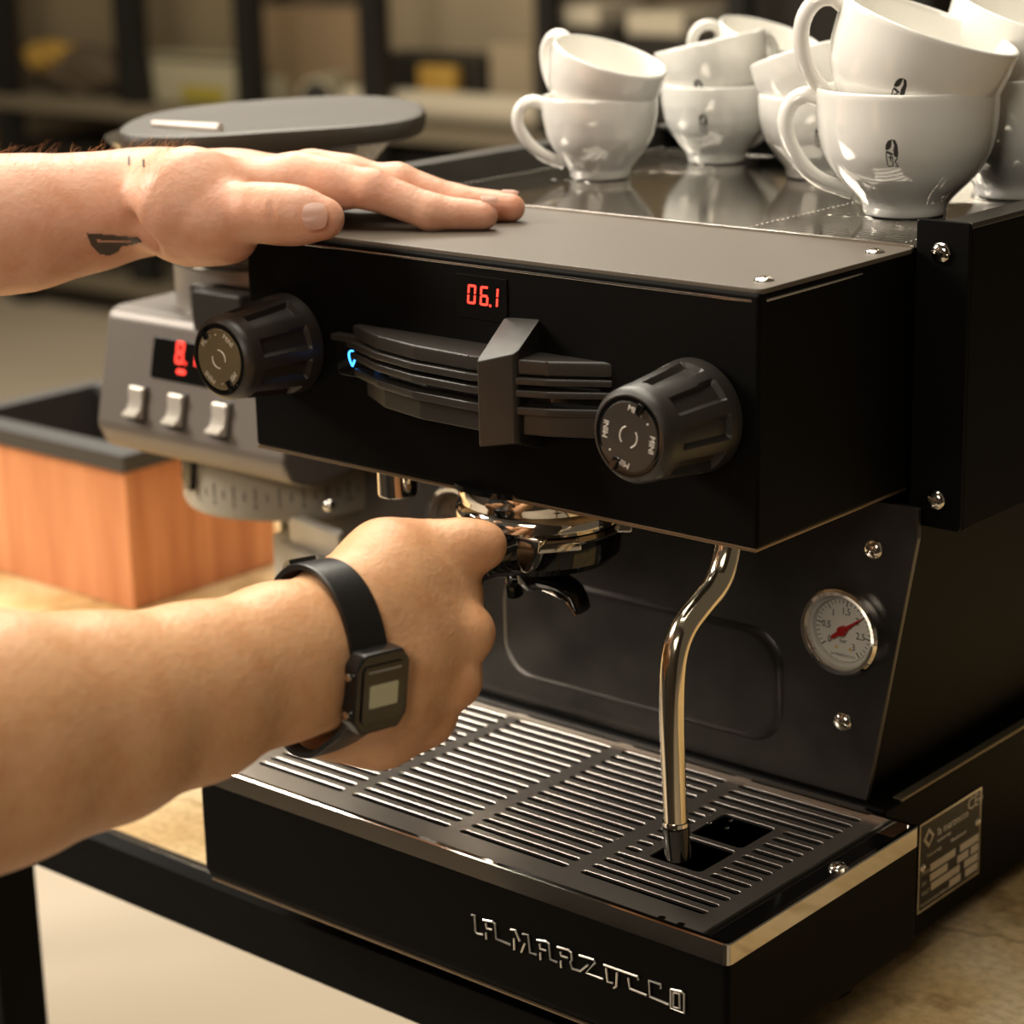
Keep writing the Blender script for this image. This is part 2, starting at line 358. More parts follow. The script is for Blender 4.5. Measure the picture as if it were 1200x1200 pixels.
def roll_s(name, m_, pa, pb, r, label, b=.1, capm=None, lean=0.):
    u0, z0 = sxz(*pa, b); u1, z1 = sxz(*pb, b); z0 = z1 = ZM+r+.0005
    A = MS @ Vector((u0, b, z0)); B = MS @ Vector((u1, b+lean, z1)); e = empty(name, A, label, 'roll')
    MB().cyl(A, B, r, n=32, bev=.005).build('tube', m_, e)
    if capm: d = (A-B).normalized(); MB().cyl(A, A+d*.004, r*.78, n=32).build('dark_core', capm, e)
roll_s('paper_roll', pale_m, (412, 110), (646, 118), .047, 'long pale paper roll lying across the middle shelf', b=.102)
roll_s('paper_roll', tub_m, (288, 84), (326, 84), .055, 'short pale roll beside the dark ended roll', b=.12)
roll_s('fabric_roll', tub_m, (370, 92), (350, 88), .06, 'stubby grey roll with a dark open end', b=.06, capm=dark_m, lean=.17)
roll_s('fabric_roll', pale_m, (396, 86), (430, 88), .04, 'pale roll just right of the dark open end', b=.18)
thing_s('storage_crate', dark_m, (16, 162, 132, 335), 'added dark bin for the darkness under the shelf, far left bay', 'crate', b=(.08, .45), zf='low')  # these low bins are added to make the darkness under the shelf
thing_s('storage_crate', dark_m, (300, 168, 420, 335), 'added dark bin for the darkness under the shelf, behind the grinder', 'crate', b=(.08, .45), zf='low')
thing_s('storage_crate', dark_m, (452, 176, 624, 335), 'wide added dark bin for the darkness under the long pale roll', 'crate', b=(.08, .45), zf='low')
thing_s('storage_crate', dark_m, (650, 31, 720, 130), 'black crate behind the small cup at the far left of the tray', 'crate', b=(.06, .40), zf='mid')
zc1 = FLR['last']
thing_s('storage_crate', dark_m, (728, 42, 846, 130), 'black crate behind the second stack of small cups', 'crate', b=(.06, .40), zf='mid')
zc2 = FLR['last']
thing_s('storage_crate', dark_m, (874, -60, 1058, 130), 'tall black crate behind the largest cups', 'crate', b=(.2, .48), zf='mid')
thing_s('folded_paper', pale_m, (650, 6, 701, 29), 'pale folded paper lying on the black crate, left one', 'paper', b=(.08, .3), bev=.006, zf=zc1)
thing_s('folded_paper', pale_m, (734, 14, 800, 40), 'pale folded paper lying on the black crate, right one', 'paper', b=(.08, .3), bev=.006, zf=zc2)

# ------------------------------------------------------------------ counter
CF, CB = .048, .74
ct = empty('counter', (-.3, .3, -.9), 'bar counter with a weathered ochre worktop and black front edge', 'counter')
MB().box((-1.7, CF+.006, CZ-.034), (.95, CB, CZ), .0008).build('worktop', counter_m, ct)
MB().box((-1.7, CF-.012, CZ-.038), (.95, CF+.0055, CZ-.001), .001).build('front_fascia', fascia_m, ct)
MB().box((-1.7, CF-.0005, CZ-.0005), (.95, CF+.0062, CZ+.0006), .0003).build('edge_trim', steel, ct)
bx0 = float(on(503, 1190, 1, .60)[0])
for x0, y0 in ((-.365, .056), (bx0, .60), (.88, .056), (.88, .66), (-1.66, .056), (-1.66, .66)):
    MB().box((x0, y0, -.9), (x0+(.062 if y0 < .3 else .03), y0+.04, CZ-.036), .003).build('leg', fascia_m if y0 < .3 else mat('brown_post', (.16, .115, .08), .4, .5), ct)

# ------------------------------------------------------------------ espresso machine
X0, X1 = 0., .357; YF, YR = .0577, .1994; ZB, ZT = .2696, .397
em = empty('espresso_machine', (.18, .2, CZ), 'matt black single group espresso machine on the ochre worktop', 'espresso machine')
# upper front housing: shell, thin metal seam at the bottom edge
fh = MB().box((X0, YF, ZB), (X1, YR+.02, ZT), .0022, 3).build('front_housing', black, em)
MB().box((X0+.001, YF-.0002, ZB-.0016), (X1-.001, YR, ZB+.0004), .0005).build('lower_seam', mat('worn_bronze_edge', (.30, .22, .14), .35, .9), em)
MB().prism(rrect(X0-.0005, YF+.0015, X1+.0005, YR, .004), ZT-.0005, ZT+.0022, bev=.0006).build('top_cover', cover_m, em)
MB().box((X0+.004, YF-.0004, ZT-.0045), (X1-.004, YF+.002, ZT-.0032), .0004).build('top_seam', steel, em)
MB().box((X1-.002, YF+.006, ZT-.0045), (X1+.0004, YR-.05, ZT-.0032), .0004).build('top_seam', steel, em)
for c in ((895, 329), (1025, 296)): p = on(*c, 2, ZT+.002); screw(em, (p[0], p[1], ZT+.002), (0, 0, 1), .0052, .3, True, h=.0022)
# rear upper body with front flanges
UZ0, UZ1 = .25, .4146; UX0, UX1 = -.032, .389; UY1 = .49
for a, b in ((UX0, X0+.003), (X1+.001, UX1)):
    MB().prism(rrect(a, UZ0, b, UZ1, .0025), YR, YR+.003, XZ, bev=.0006).build('side_flange', black, em)
MB().box((UX1-.004, YR+.003, UZ0), (UX1, UY1, UZ1-.003), .001).build('side_panel', black, em)
MB().box((UX0, YR+.003, UZ0), (UX0+.004, UY1, UZ1-.003), .001).build('side_panel', black, em)
MB().box((UX0+.004, UY1-.004, UZ0), (UX1-.004, UY1, UZ1-.003), .001).build('rear_panel', black, em)
MB().box((UX0+.004, YR+.004, UZ0), (UX1-.004, UY1-.005, UZ0+.004), 0).build('underside', black, em)
rail_m = mat('satin_black_rail', (.05, .045, .038), .35, .4)
for a, b in ((UX0, UX0+.017), (UX1-.017, UX1)):
    MB().box((a, YR+.003, UZ1-.0035), (b, UY1, UZ1), .001).build('top_rail', rail_m, em)
    c = b if a < 0 else a
    MB().box((c-.0012, YR+.003, .398), (c+.0012, UY1, UZ1-.0005), .0004).build('rail_lip', rail_m, em)
MB().box((UX0, UY1-.017, UZ1-.0035), (UX1, UY1, UZ1), .001).build('top_rail', rail_m, em)
# cup tray: plain mirror plate with two runs of fine slots
TZ = .3995
mb = MB(); ysl = [YR+.012+.0052*i for i in range(50)]; xs = [(-.008, .088), (.245, .345)]
slot_plate(mb, [xs[0]], ysl, UX0+.017, .10, YR, UY1-.017, TZ, .002, .0016)
slot_plate(mb, [xs[1]], ysl, .235, UX1-.017, YR, UY1-.017, TZ, .002, .0016)
f = [mb.bm.verts.new(p) for p in ((.10, YR, TZ), (.235, YR, TZ), (.235, UY1-.017, TZ), (.10, UY1-.017, TZ))]; mb.bm.faces.new(f)
mb.build('cup_tray', tray_m, em)
MB().box((UX0+.005, YR+.004, TZ-.012), (UX1-.005, UY1-.006, TZ-.008)).build('tray_underlay', black, em)
MB().box((X0+.002, YR-.0004, ZT), (X1, YR+.0012, TZ+.0012), .0004).build('tray_front_edge', steel, em)
# lower front panel (backsplash) with leaning edges
BY = .190
MB().prism([(-.012, .262), (.369, .262), (.369, .245), (.341, .084), (.016, .084), (-.012, .245)], BY, BY+.004, XZ, bev=.0008).build('backsplash', splash_m, em)
mb = MB(); R = []
for t_, ins in ((0, 0), (.0018, .002), (.0024, .005)):
    R.append([(x, BY-t_, z) for x, z in rrect(.075+ins, .105+ins, .285-ins, .175-ins, .022, 6)])
mb.rings(R, cap=True); mb.build('embossed_panel', splash_m, em)
# side cheeks of the lower body
mb = MB()
for x, xb in ((.3655, .340),):
    V = [(x+.001, BY+.004, .25), (xb, BY+.004, .088), (xb, .50, .088), (x+.001, .50, .25)]
    W_ = [(a-.004, b, c) for a, b, c in V]
    A = [mb.bm.verts.new(p) for p in V]; B = [mb.bm.verts.new(p) for p in W_]
    mb.bm.faces.new(A); mb.bm.faces.new(B[::-1])
    for i in range(4): j = (i+1) % 4; mb.bm.faces.new((A[i], B[i], B[j], A[j]))
mb.build('side_cheek', black, em)
mb = MB(); V = [(-.009, BY+.004, .25), (.017, BY+.004, .088), (.017, .48, .088), (-.009, .48, .25)]
A = [mb.bm.verts.new(p) for p in V]; B = [mb.bm.verts.new((p[0]+.004, p[1], p[2])) for p in V]; mb.bm.faces.new(A); mb.bm.faces.new(B[::-1])
for i in range(4): j = (i+1) % 4; mb.bm.faces.new((A[i], B[i], B[j], A[j]))
mb.build('side_cheek', black, em)
# base frame
MB().box((.0, BY-.006, -.0055), (X1, .50, .0874), .0025, 3).build('base_frame', black, em)
MB().box((X1-.006, BY+.012, .0862), (X1+.0003, .50, .0882), .0006).build('base_highlight', mat('edge_highlight', (.24, .20, .13), .4, .7), em)  # strip that paints the highlight line along the top of the base
for x, y in ((.335, .16), (.335, .46), (.03, .16), (.03, .46)):
    MB().cyl((x, y, CZ), (x, y, .0 if y > .2 else .013), .016, .014, 24, .001).build('foot', blackp, em)
# drip tray
TX0, TX1, TY1, TZ0, TZ1 = -.0035, .3812, .180, .012, .0867
mb = MB(); P = [(TX1, 0), (TX1, TY1), (TX0, TY1), (TX0, .008), (TX0+.0023, .0023), (TX0+.008, 0)]
P = rrect(TX0, 0, TX1, TY1, .0025, 3)
R = [[(x, y, z) for x, y in rrect(TX0+i, i, TX1-i, TY1-i, .003, 3)] for z, i in ((TZ0, .004), (TZ0+.002, .0012), (TZ0+.006, 0), (TZ1-.012, 0))]
mb.rings(R); dt = mb.build('drip_tray', black, em)
MB().box((TX0+.006, .0, TZ0-.0003), (TX1-.006, .002, TZ0+.0012), .0004).build('lower_seam', mat('worn_bronze_edge', (.3, .22, .14)), dt)
# chrome band: hollow frame
def frame_band(mb, x0, y0, x1, y1, z0, z1, t):
    O = rrect(x0, y0, x1, y1, .0035, 3); I = rrect(x0+t, y0+t, x1-t, y1-t, .003, 3); n = len(O)
    R = [[(x, y, z0) for x, y in O], [(x, y, z1-.0006) for x, y in O], [(x*(1-0)+0, y, z1) for x, y in rrect(x0+.0006, y0+.0006, x1-.0006, y1-.0006, .003, 3)], [(x, y, z1) for x, y in I], [(x, y, z0) for x, y in I]]
    mb.rings(R, cap=False, close=True)
mb = MB(); frame_band(mb, TX0-.0008, -.0008, TX1+.0008, TY1, TZ1-.0115, TZ1, .0035); mb.build('chrome_band', chrome, dt)
MB().box((TX0+.001, .001, TZ1-.03), (TX1-.001, TY1-.001, TZ1-.012)).build('tray_floor', glossb, dt)
MB().box((TX0+.003, TY1-.0015, TZ1-.006), (X1-.012, BY-.001, TZ1-.0008), .0006).build('rear_ledge', grate_m, dt)
# perforated grate
GZ = TZ1-.0028; gx0, gx1, gy0, gy1 = .0095, .3605, .0075, .1815
gx = [(.022, .0925), (.0995, .1745), (.1825, .2590), (.2680, .3500)]
NR = 16; gys = [.0265+i*(.1705-.0265)/(NR-1) for i in range(NR)]
mb = MB(); yb = [gy0]+[(a+b)/2 for a, b in zip(gys[:-1], gys[1:])]+[gy1]
xb = [gx0]+[(gx[i][1]+gx[i+1][0])/2 for i in range(3)]+[gx1]; wy = .0050
for j, yc in enumerate(gys):
    for i, (a, b) in enumerate(gx):
        if i == 3 and 4 <= j <= 11:
            # short slots | big opening | slots
            slot_cell(mb, xb[3], .2815, yb[j], yb[j+1], a, .2790, yc-wy/2, yc+wy/2, GZ, .002)
            slot_cell(mb, .3215, xb[4], yb[j], yb[j+1], .3240, b, yc-wy/2, yc+wy/2, GZ, .002)
            if j == 4: slot_cell(mb, .2815, .3215, yb[4], yb[8], .2840, .3190, yb[4]+.0025, yb[8]-.002, GZ, .002, rad=.003)
            if j == 8: slot_cell(mb, .2815, .3215, yb[8], yb[12], .2840, .3190, yb[8]+.002, yb[12]-.0025, GZ, .002, rad=.003)
        elif i == 0 and 4 <= j <= 11:
            slot_cell(mb, .079, xb[1], yb[j], yb[j+1], .0815, b, yc-wy/2, yc+wy/2, GZ, .002)
            slot_cell(mb, xb[0], .0385, yb[j], yb[j+1], a, .036, yc-wy/2, yc+wy/2, GZ, .002)
            if j == 4: slot_cell(mb, .0385, .079, yb[4], yb[8], .041, .0765, yb[4]+.0025, yb[8]-.002, GZ, .002, rad=.003)
            if j == 8: slot_cell(mb, .0385, .079, yb[8], yb[12], .041, .0765, yb[8]+.002, yb[12]-.0025, GZ, .002, rad=.003)
        else: slot_cell(mb, xb[i], xb[i+1], yb[j], yb[j+1], a, b, yc-wy/2, yc+wy/2, GZ, .002)
bmesh.ops.remove_doubles(mb.bm, verts=mb.bm.verts, dist=1e-6)
mb.rings([[(x, y, GZ) for x, y in rrect(gx0, gy0, gx1, gy1, .0005, 2)], [(x, y, GZ-.004) for x, y in rrect(gx0, gy0, gx1, gy1, .0005, 2)]], cap=False)
gr = mb.build('drip_grate', grate_m, em, ang=30)
MB().box((gx1+.0012, gy0, GZ-.006), (TX1-.003, gy1-.002, GZ-.0022), .0006).build('side_ledge', glossb, dt)
MB().box((TX0+.003, gy0, GZ-.006), (gx0-.0012, gy1-.002, GZ-.0022), .0006).build('side_ledge', glossb, dt)
MB().box((TX0+.003, .002, GZ-.006), (TX1-.003, gy0-.0006, GZ-.002), .0006).build('front_ledge', glossb, dt)
screw(dt, (.3712, .1147, GZ-.0022), (0, 0, 1), .0052, .2, True, h=.004)
for dx in (-.006, .006): MB().cyl((.341+dx, .0078, GZ+.0004), (.341+dx, .0078, GZ-.004), .0022, n=12).build('locating_peg', chrome, dt)
mb = MB()
for _ in range(85):
    x, y = random.uniform(.10, .30), random.uniform(.03, .17)
    row = min(range(NR), key=lambda k: abs(gys[k]-y)); y = gys[row]+.0048*random.choice((-1, 1)) ; r = random.uniform(.0006, .0016)
    mb.sphere((x, y, GZ+.0001), r, (1, .8, .45), 8)
tag(mb.build('water_droplets', glass), 'water droplets scattered over the drip grate', 'water', None, 'stuff')
# lettering on the tray front
LOGO = [[(55, 95), (70, 97), (75, 180), (85, 188), (112, 193)], [(112, 120), (160, 128), (172, 140), (178, 215), (250, 245)], [(126, 137), (132, 162), (157, 170)], [(127, 185), (130, 217)],
 [(250, 168), (275, 172), (297, 228)], [(268, 213), (270, 270)], [(305, 282), (322, 238)], [(310, 190), (338, 195), (348, 285), (382, 295)],
 [(383, 220), (430, 228), (443, 240), (450, 318), (485, 333)], [(397, 240), (400, 265), (430, 275)], [(400, 285), (402, 320)],
 [(485, 255), (540, 270), (555, 285), (558, 322), (550, 332), (560, 365), (600, 377), (640, 345)], [(501, 280), (505, 300), (538, 312)], [(503, 325), (505, 360)],
 [(595, 297), (670, 320), (675, 335), (630, 385), (715, 417)], [(718, 345), (890, 405), (892, 422)], [(731, 362), (738, 430), (765, 438)], [(785, 385), (782, 455), (768, 462)],
 [(842, 412), (850, 465), (935, 500)], [(1005, 465), (1005, 445), (945, 425), (950, 505), (1045, 545)],
 [(1055, 468), (1110, 480), (1122, 495), (1122, 588), (1055, 562), (1055, 468)], [(1068, 485), (1098, 492), (1100, 565), (1068, 555), (1068, 485)]]
mb = MB()
for pl in LOGO: mb.tube([on(540+x/4.286, 1050+y/4.286, 1, -.0004) for x, y in pl], .00065, 6)
mb.build('raised_lettering', mat('bright_lettering', (.80, .76, .68), .38, .8), dt)
# type plate on the base side
py0, py1, pz0, pz1 = .2215, .2925, .0095, .0655
pn = MB().box((X1, py0, pz0), (X1+.0008, py1, pz1), .0002).build('type_plate', steel, em); XS = X1+.0009
MB().box((X1+.0006, py0+.0016, pz0+.0016), (XS, py1-.0016, pz1-.0016)).build('plate_field', mat('black_etch', (.015, .013, .012), .4), pn)
mb = MB(); Y = lambda f_: py0+f_*(py1-py0); Z = lambda f_: pz0+f_*(pz1-pz0); xe = XS+.0001
def tx(s_, sz, fy, fz, al='LEFT'): mb.text(s_, sz, (xe, Y(fy), Z(fz)), (0, 1, 0), (0, 0, 1), .0001, al)
tx('la marzocco', .0072, .28, .80); tx('CE', .011, .76, .88); tx('ON', .004, .92, .88); tx('made in Italy', .003, .28, .70); tx('Made in Italy', .0032, .12, .60); tx('Manufactured', .0032, .5, .60)
tx('MOD', .0035, .05, .43); tx('S/N', .0035, .05, .31); tx('VOLT', .0035, .05, .2); tx('Read instructions before use', .003, .04, .08); tx('bar', .0035, .55, .20)
for y0, y1, z0 in ((.18, .58, .40), (.66, .96, .40), (.18, .46, .29), (.62, .80, .29), (.84, .96, .29), (.2, .66, .18), (.74, .96, .18), (.5, .68, .07), (.76, .96, .07)):
    mb.box((XS-.0002, Y(y0), Z(z0)), (xe+.0001, Y(y1), Z(z0+.085)))
mb.prism([(Y(.06), Z(.80)), (Y(.145), Z(.91)), (Y(.23), Z(.80)), (Y(.145), Z(.69))], XS-.0002, xe, YZ)
mb.build('plate_print', mat('etched_silver', (.62, .55, .45), .5, .1), pn)
MB().prism([(Y(.10), Z(.80)), (Y(.145), Z(.86)), (Y(.19), Z(.80)), (Y(.145), Z(.74))], XS, xe+.0002, YZ).build('plate_emblem', ink, pn)
for fy, fz in ((.06, .5), (.94, .62)): screw(pn, (XS, Y(fy), Z(fz)), (1, 0, 0), .0026, .4, False, 'rivet')
# screws on flanges and panel
for c, y in (((1103, 296), YR), ((1097, 586), YR), ((1024, 644), BY), ((988, 846), BY)):
    p = on(*c, 1, y); screw(em, (p[0], y, p[2]), (0, -1, 0), .0056, random.uniform(.2, 1.4), c[1] in (644, 586), h=.0034)
for x in (-.017,): 
    for z in (.398, .2654): screw(em, (x, YR, z), (0, -1, 0), .0056, .5, False, h=.0034)
# pressure gauges
def gauge(c, val, name='pressure_gauge'):
    c = Vector(c); g = empty(name, c, parent=em)
    F = lambda r_, a, d=0.: c+Vector((r_*math.cos(a), -d, r_*math.sin(a)))
    MB().lathe([(.0222, 0), (.0248, 0), (.0252, .003), (.0250, .0065), (.0236, .0082), (.0216, .0078), (.0205, .0058), (.0205, .001), (.0205, .0005)], c, (0, -1, 0), 64, cap=False).build('bezel', chrome, g)
    MB().lathe([(.0206, .0), (.0206, .0035), (.0188, .0036), (.0188, .0012), (.0001, .0012)], c, (0, -1, 0), 56, cap=False).build('dial', mat('warm_white_dial', (.80, .75, .66), .5), g)
    mb = MB(); an = lambda v: math.radians(217-90*v)
    for k in range(31):
        v = k/10; a = an(v); L = .0036 if k % 5 == 0 else .0022; wd = .00022 if k % 5 else .00032
        u = Vector((math.cos(a), 0, math.sin(a))); t = Vector((-math.sin(a), 0, math.cos(a)))
        V = [c+Vector((0, -.0014, 0))+u*r_+t*s_ for r_, s_ in ((.0176, wd), (.0176-L, wd), (.0176-L, -wd), (.0176, -wd))]
        mb.bm.faces.new([mb.bm.verts.new(q) for q in V])
    R = [[F(r_, 2*PI*i/64, .0014) for i in range(64)] for r_ in (.0184, .0181)]; mb.rings(R, cap=False)
    for v, s_ in ((0, '0'), (.5, '0,5'), (1, '1'), (1.5, '1,5'), (2, '2'), (2.5, '2,5'), (3, '3')):
        mb.text(s_, .0058, F(.0112, an(v), .0015), (1, 0, 0), (0, 0, 1), .00005, sx=.85)
    mb.text('bar', .0036, F(.0062, -PI/2, .0015), (1, 0, 0), (0, 0, 1), .00005)
    mb.text('LA MARZOCCO', .0022, F(.0146, -PI/2, .0015), (1, 0, 0), (0, 0, 1), .00003)
    mb.build('dial_print', ink, g)
    a = an(val); u = Vector((math.cos(a), 0, math.sin(a))); t = Vector((-math.sin(a), 0, math.cos(a)))
    mb = MB(); P0 = c+Vector((0, -.0030, 0))
    Q = [u*.0165+t*.0002, u*.002+t*.0013, u*-.0065+t*.0012, u*-.0085+t*.0006, u*-.0085-t*.0006, u*-.0065-t*.0012, u*.002-t*.0013, u*.0165-t*.0002]
    A = [mb.bm.verts.new(P0+q) for q in Q]; B = [mb.bm.verts.new(P0+q+Vector((0, -.0006, 0))) for q in Q]; mb.bm.faces.new(A); mb.bm.faces.new(B[::-1])
    for i in range(8): j = (i+1) % 8; mb.bm.faces.new((A[i], B[i], B[j], A[j]))
    mb.cyl(c+Vector((0, -.001, 0)), c+Vector((0, -.0042, 0)), .0028, n=20); mb.build('needle', red, g)
    mb = MB()
    for a in (-1.15, -1.95): mb.sphere(F(.0112, a, .0015), .0009, seg=8)
    mb.build('dial_pin', gold, g)
    MB().lathe([(.0204, .0056), (.0204, .0062), (.0001, .0062)], c, (0, -1, 0), 40, cap=False).build('gauge_glass', thin_glass(), g)
p = on(990, 738, 1, BY); gauge((p[0], BY, p[2]), 2.0)
p = on(541, 612, 1, BY); gauge((p[0], BY, p[2]), 1.4)
# display on the front housing
d0 = on(533, 371, 1, YF); d1 = on(596, 327, 1, YF)
dx0, dx1, dz0, dz1 = .1632, .1985, .3655, .3882
dsp = MB().box((dx0, YF-.0008, dz0), (dx1, YF+.001, dz1), .0003).build('display_window', glossb, em)
mb = MB()
for ch, x in (('0', .1712), ('6', .1800), ('1', .1868)): seg7(mb, ch, (x, YF-.0010, .3728), (1, 0, 0), (0, 0, 1), .0058, .0105, .00125)
mb.box((.1868, YF-.0012, .3726), (.1881, YF-.001, .3739)); mb.build('led_digits', red_led, dsp)
# status light left of the paddle
sl = MB().prism(rrect(.0725, .322, .096, .3445, .004), YF-.002, YF+.001, XZ, bev=.0006).build('status_light_plate', glossb, em)
MB().prism(rrect(.0722, .3425, .1, .3462, .0016), YF-.006, YF, XZ, bev=.0005).build('plate_hood', blackp, sl)
mb = MB(); R = []
for k in range(24):
    a = 2*PI*k/24; r = .0030; x = r*math.sin(a)*(.5-.5*math.cos(a))**.6; z = -.0044*math.cos(a)*1.0
    R.append(Vector((.0850+x*1.1, YF-.0023, .3325-z*-1.)))
mb.tube(R+[R[0]], .0005, 6); mb.build('drop_icon', blue_led, sl)
# knobs
def knob(fc, faceM, rot, base=.0577, L=.055):
    p = on(*fc, 1, base-L); cx, cz = p[0], p[2]; kn = empty('control_knob', (cx, base, cz), parent=em)
    mb = MB(); NT = 160; R = []
    ts = [0, .04, .10, .16, .18, .20, .22, .4, .6, .76, .78, .80, .82, .90, .94, .975, 1.0]
    for t in ts:
        r0 = .0292+(.0232-.0292)*t
        if t < .05: r0 -= .0018*(1-t/.04)
        if t > .93: r0 -= .0026*((t-.93)/.07)**1.6
        ring = []
        for k in range(NT):
            a = 2*PI*k/NT; ph = ((a+rot)/(2*PI)*9) % 1
            wdt = .30 if t < .3 else .27
            m_ = 1 if abs(ph-.5) < wdt*.92 else (0 if abs(ph-.5) > wdt*1.05 else .5)
            e = 0 if (t < .19 or t > .79) else 1
            if t < .2: e = 0
            d = .0030*m_*e*(1.0)
            rr = r0-d; ring.append((cx+rr*math.cos(a), base-L*t, cz+rr*math.sin(a)))
        R.append(ring)
    yf = base-L
    R.append([(cx+.0198*math.cos(2*PI*k/NT), yf, cz+.0198*math.sin(2*PI*k/NT)) for k in range(NT)])
    R.append([(cx+.0196*math.cos(2*PI*k/NT), yf+.0016, cz+.0196*math.sin(2*PI*k/NT)) for k in range(NT)])
    mb.rings(R); mb.build('grip', blackp, kn, ang=28)
    c = Vector((cx, yf+.0012, cz))
    MB().lathe([(.0193, 0), (.0193, .0006), (.0175, .0008)], c, (0, -1, 0), 48).build('face_ring', glossb, kn)
    MB().lathe([(.0172, .0004), (.0172, .0012), (.0169, .0014)], c, (0, -1, 0), 48).build('face_plate', faceM, kn)
    mb = MB(); fy = yf+.0012-.0015
    for a0 in (.2, .2+PI*.5-.15, .2+PI, .2+PI*1.5-.15):
        a = a0+rot; mb.text('MINI', .0044, (cx+.0138*math.cos(a), fy, cz+.0138*math.sin(a)), (1, 0, 0), (0, 0, 1), .00006, rot=a-PI/2 if True else 0)
    for a0 in (.95, .95+PI):
        a = a0+rot; mb.cyl((cx+.0138*math.cos(a), fy+.0002, cz+.0138*math.sin(a)), (cx+.0138*math.cos(a), fy-.0001, cz+.0138*math.sin(a)), .0005, n=8)
    for s_ in (0, PI):
        mb.tube([(cx+.0052*math.cos(rot+s_+q), fy, cz+.0052*math.sin(rot+s_+q)) for q in np.linspace(-.95, .95, 12)], .0004, 6)
    mb.build('face_print', white_text, kn)
    for s_ in (1.45, 1.45+PI*.98):
        a = s_+rot; u = Vector((math.cos(a), 0, math.sin(a))); c2 = Vector((cx, fy-.0006, cz))+u*.0162
        MB().box((-.0030, -.0012, -.0017), (.0030, .0012, .0017), .0004, M=Matrix.Translation(c2) @ Matrix.Rotation(-a, 4, 'Y')).build('index_tab', glossb, kn)
knob((737, 512), mat('dark_knob_plate', (.075, .070, .062), .36, .7), -.35)
knob((257, 421), mat('reflecting_knob_plate', (.42, .34, .20), .36, .8), .75)  # same grey plate, its brown reflection painted into the colour
# finned paddle
pd = empty('brew_paddle', (.19, YF, .335), parent=em)
def wing(z0, z1, sc_, out, xl=.0885, xr=.2690, bev=.0010, name='fin'):
    c = .1795; P = []
    L = [(xl, YF+.001), (xl, YF-.005*sc_), (.120, YF-.020*sc_-out), (.1545, YF-.0290*sc_-out), (.1945, YF-.0300*sc_-out), (.2060, YF-.0300*sc_-out), (.2380, YF-.0180*sc_-out), (xr, YF+.001)]
    return MB().prism(L, z0, z1, bev=bev).build(name, blackp, pd, ang=25)
wing(.3445, .3525, .94, -.001, bev=.0016)
wing(.3395, .3435, .98, .0, xl=.083)
wing(.3330, .3370, .98, .0, xl=.0865)
wing(.3235, .3280, .96, .0, xl=.0885)
MB().prism([(.092, YF+.001), (.122, YF-.016), (.156, YF-.024), (.2, YF-.025), (.236, YF-.013), (.266, YF+.001)], .312, .3235, bev=.001).build('fin', blackp, pd, ang=25)
MB().prism([(.095, YF+.001), (.122, YF-.012), (.156, YF-.019), (.2, YF-.02), (.236, YF-.010), (.262, YF+.001)], .318, .346, bev=.0005).build('paddle_core', glossb, pd)
a = on(559, 424, 1, .0265); b = on(604, 424, 1, .0385)
mb = MB(); Aq = [(.1960, YF+.001), (.2040, .0265), (.2060, .0245), (.2225, .0335), (.2235, .0365), (.2200, YF+.001)]
zt_ = [.3685, .3520, .3515, .3560, .3570, .3700]; zb_ = [.300, .3060, .3060, .3085, .3085, .300]
A = [mb.bm.verts.new((x, y, z)) for (x, y), z in zip(Aq, zb_)]; B = [mb.bm.verts.new((x, y, z)) for (x, y), z in zip(Aq, zt_)]
fs = [mb.bm.faces.new(A[::-1]), mb.bm.faces.new(B)]+[mb.bm.faces.new((A[i], A[(i+1) % 6], B[(i+1) % 6], B[i])) for i in range(6)]
bmesh.ops.bevel(mb.bm, geom=list(mb.bm.edges), offset=.0010, segments=2, profile=.5, affect='EDGES'); mb.build('paddle_lever', blackp, pd, ang=30)
# group head
GX, GY = .1785, .105
gh = MB().lathe([(.030, ZB+.004), (.040, ZB), (.0455, ZB-.003), (.0462, ZB-.007), (.0450, ZB-.010), (.0445, ZB-.013), (.0462, ZB-.0145), (.0478, ZB-.0175), (.0476, ZB-.0215), (.0455, ZB-.024), (.040, ZB-.0245)], (GX, GY, 0), (0, 0, 1), 72).build('group_head', chrome, em)
MB().cyl((GX, GY, ZB-.001), (GX, GY, ZB+.002), .052, n=48).build('group_collar', glossb, gh)
# hot water spout
MB().lathe([(.0095, .2480), (.0112, .2480), (.0116, .2490), (.0116, .268), (.013, .2696)], (.089, .084, 0), (0, 0, 1), 32).build('hot_water_spout', chrome, em)
# steam wand
xw = .334
pts = [on(855, 630, 0, xw), on(851, 655, 0, xw), on(841, 685, 0, xw), on(818, 712, 0, xw), on(799, 738, 0, xw), on(789, 772, 0, xw), on(787, 830, 0, xw), on(789, 900, 0, xw), on(792, 968, 0, xw)]
pts[0][2] = ZB+.002
sw = MB().tube(pts, [.0068]*4+[.0066, .0064, .0063, .0062, .0060], 20, 2).build('steam_wand', mat('warm_chrome', (.74, .66, .52), .12, 1.), em)
t0, t1 = on(792, 966, 0, xw), on(795, 1004, 0, xw)
MB().cyl(t0, t1, .0070, .0066, 24, .0006).build('rubber_tip', glossb, sw)
MB().cyl(t0, np.array(t0)+np.array([0, 0, .002]), .0068, n=24).build('tip_ring', chrome, sw)

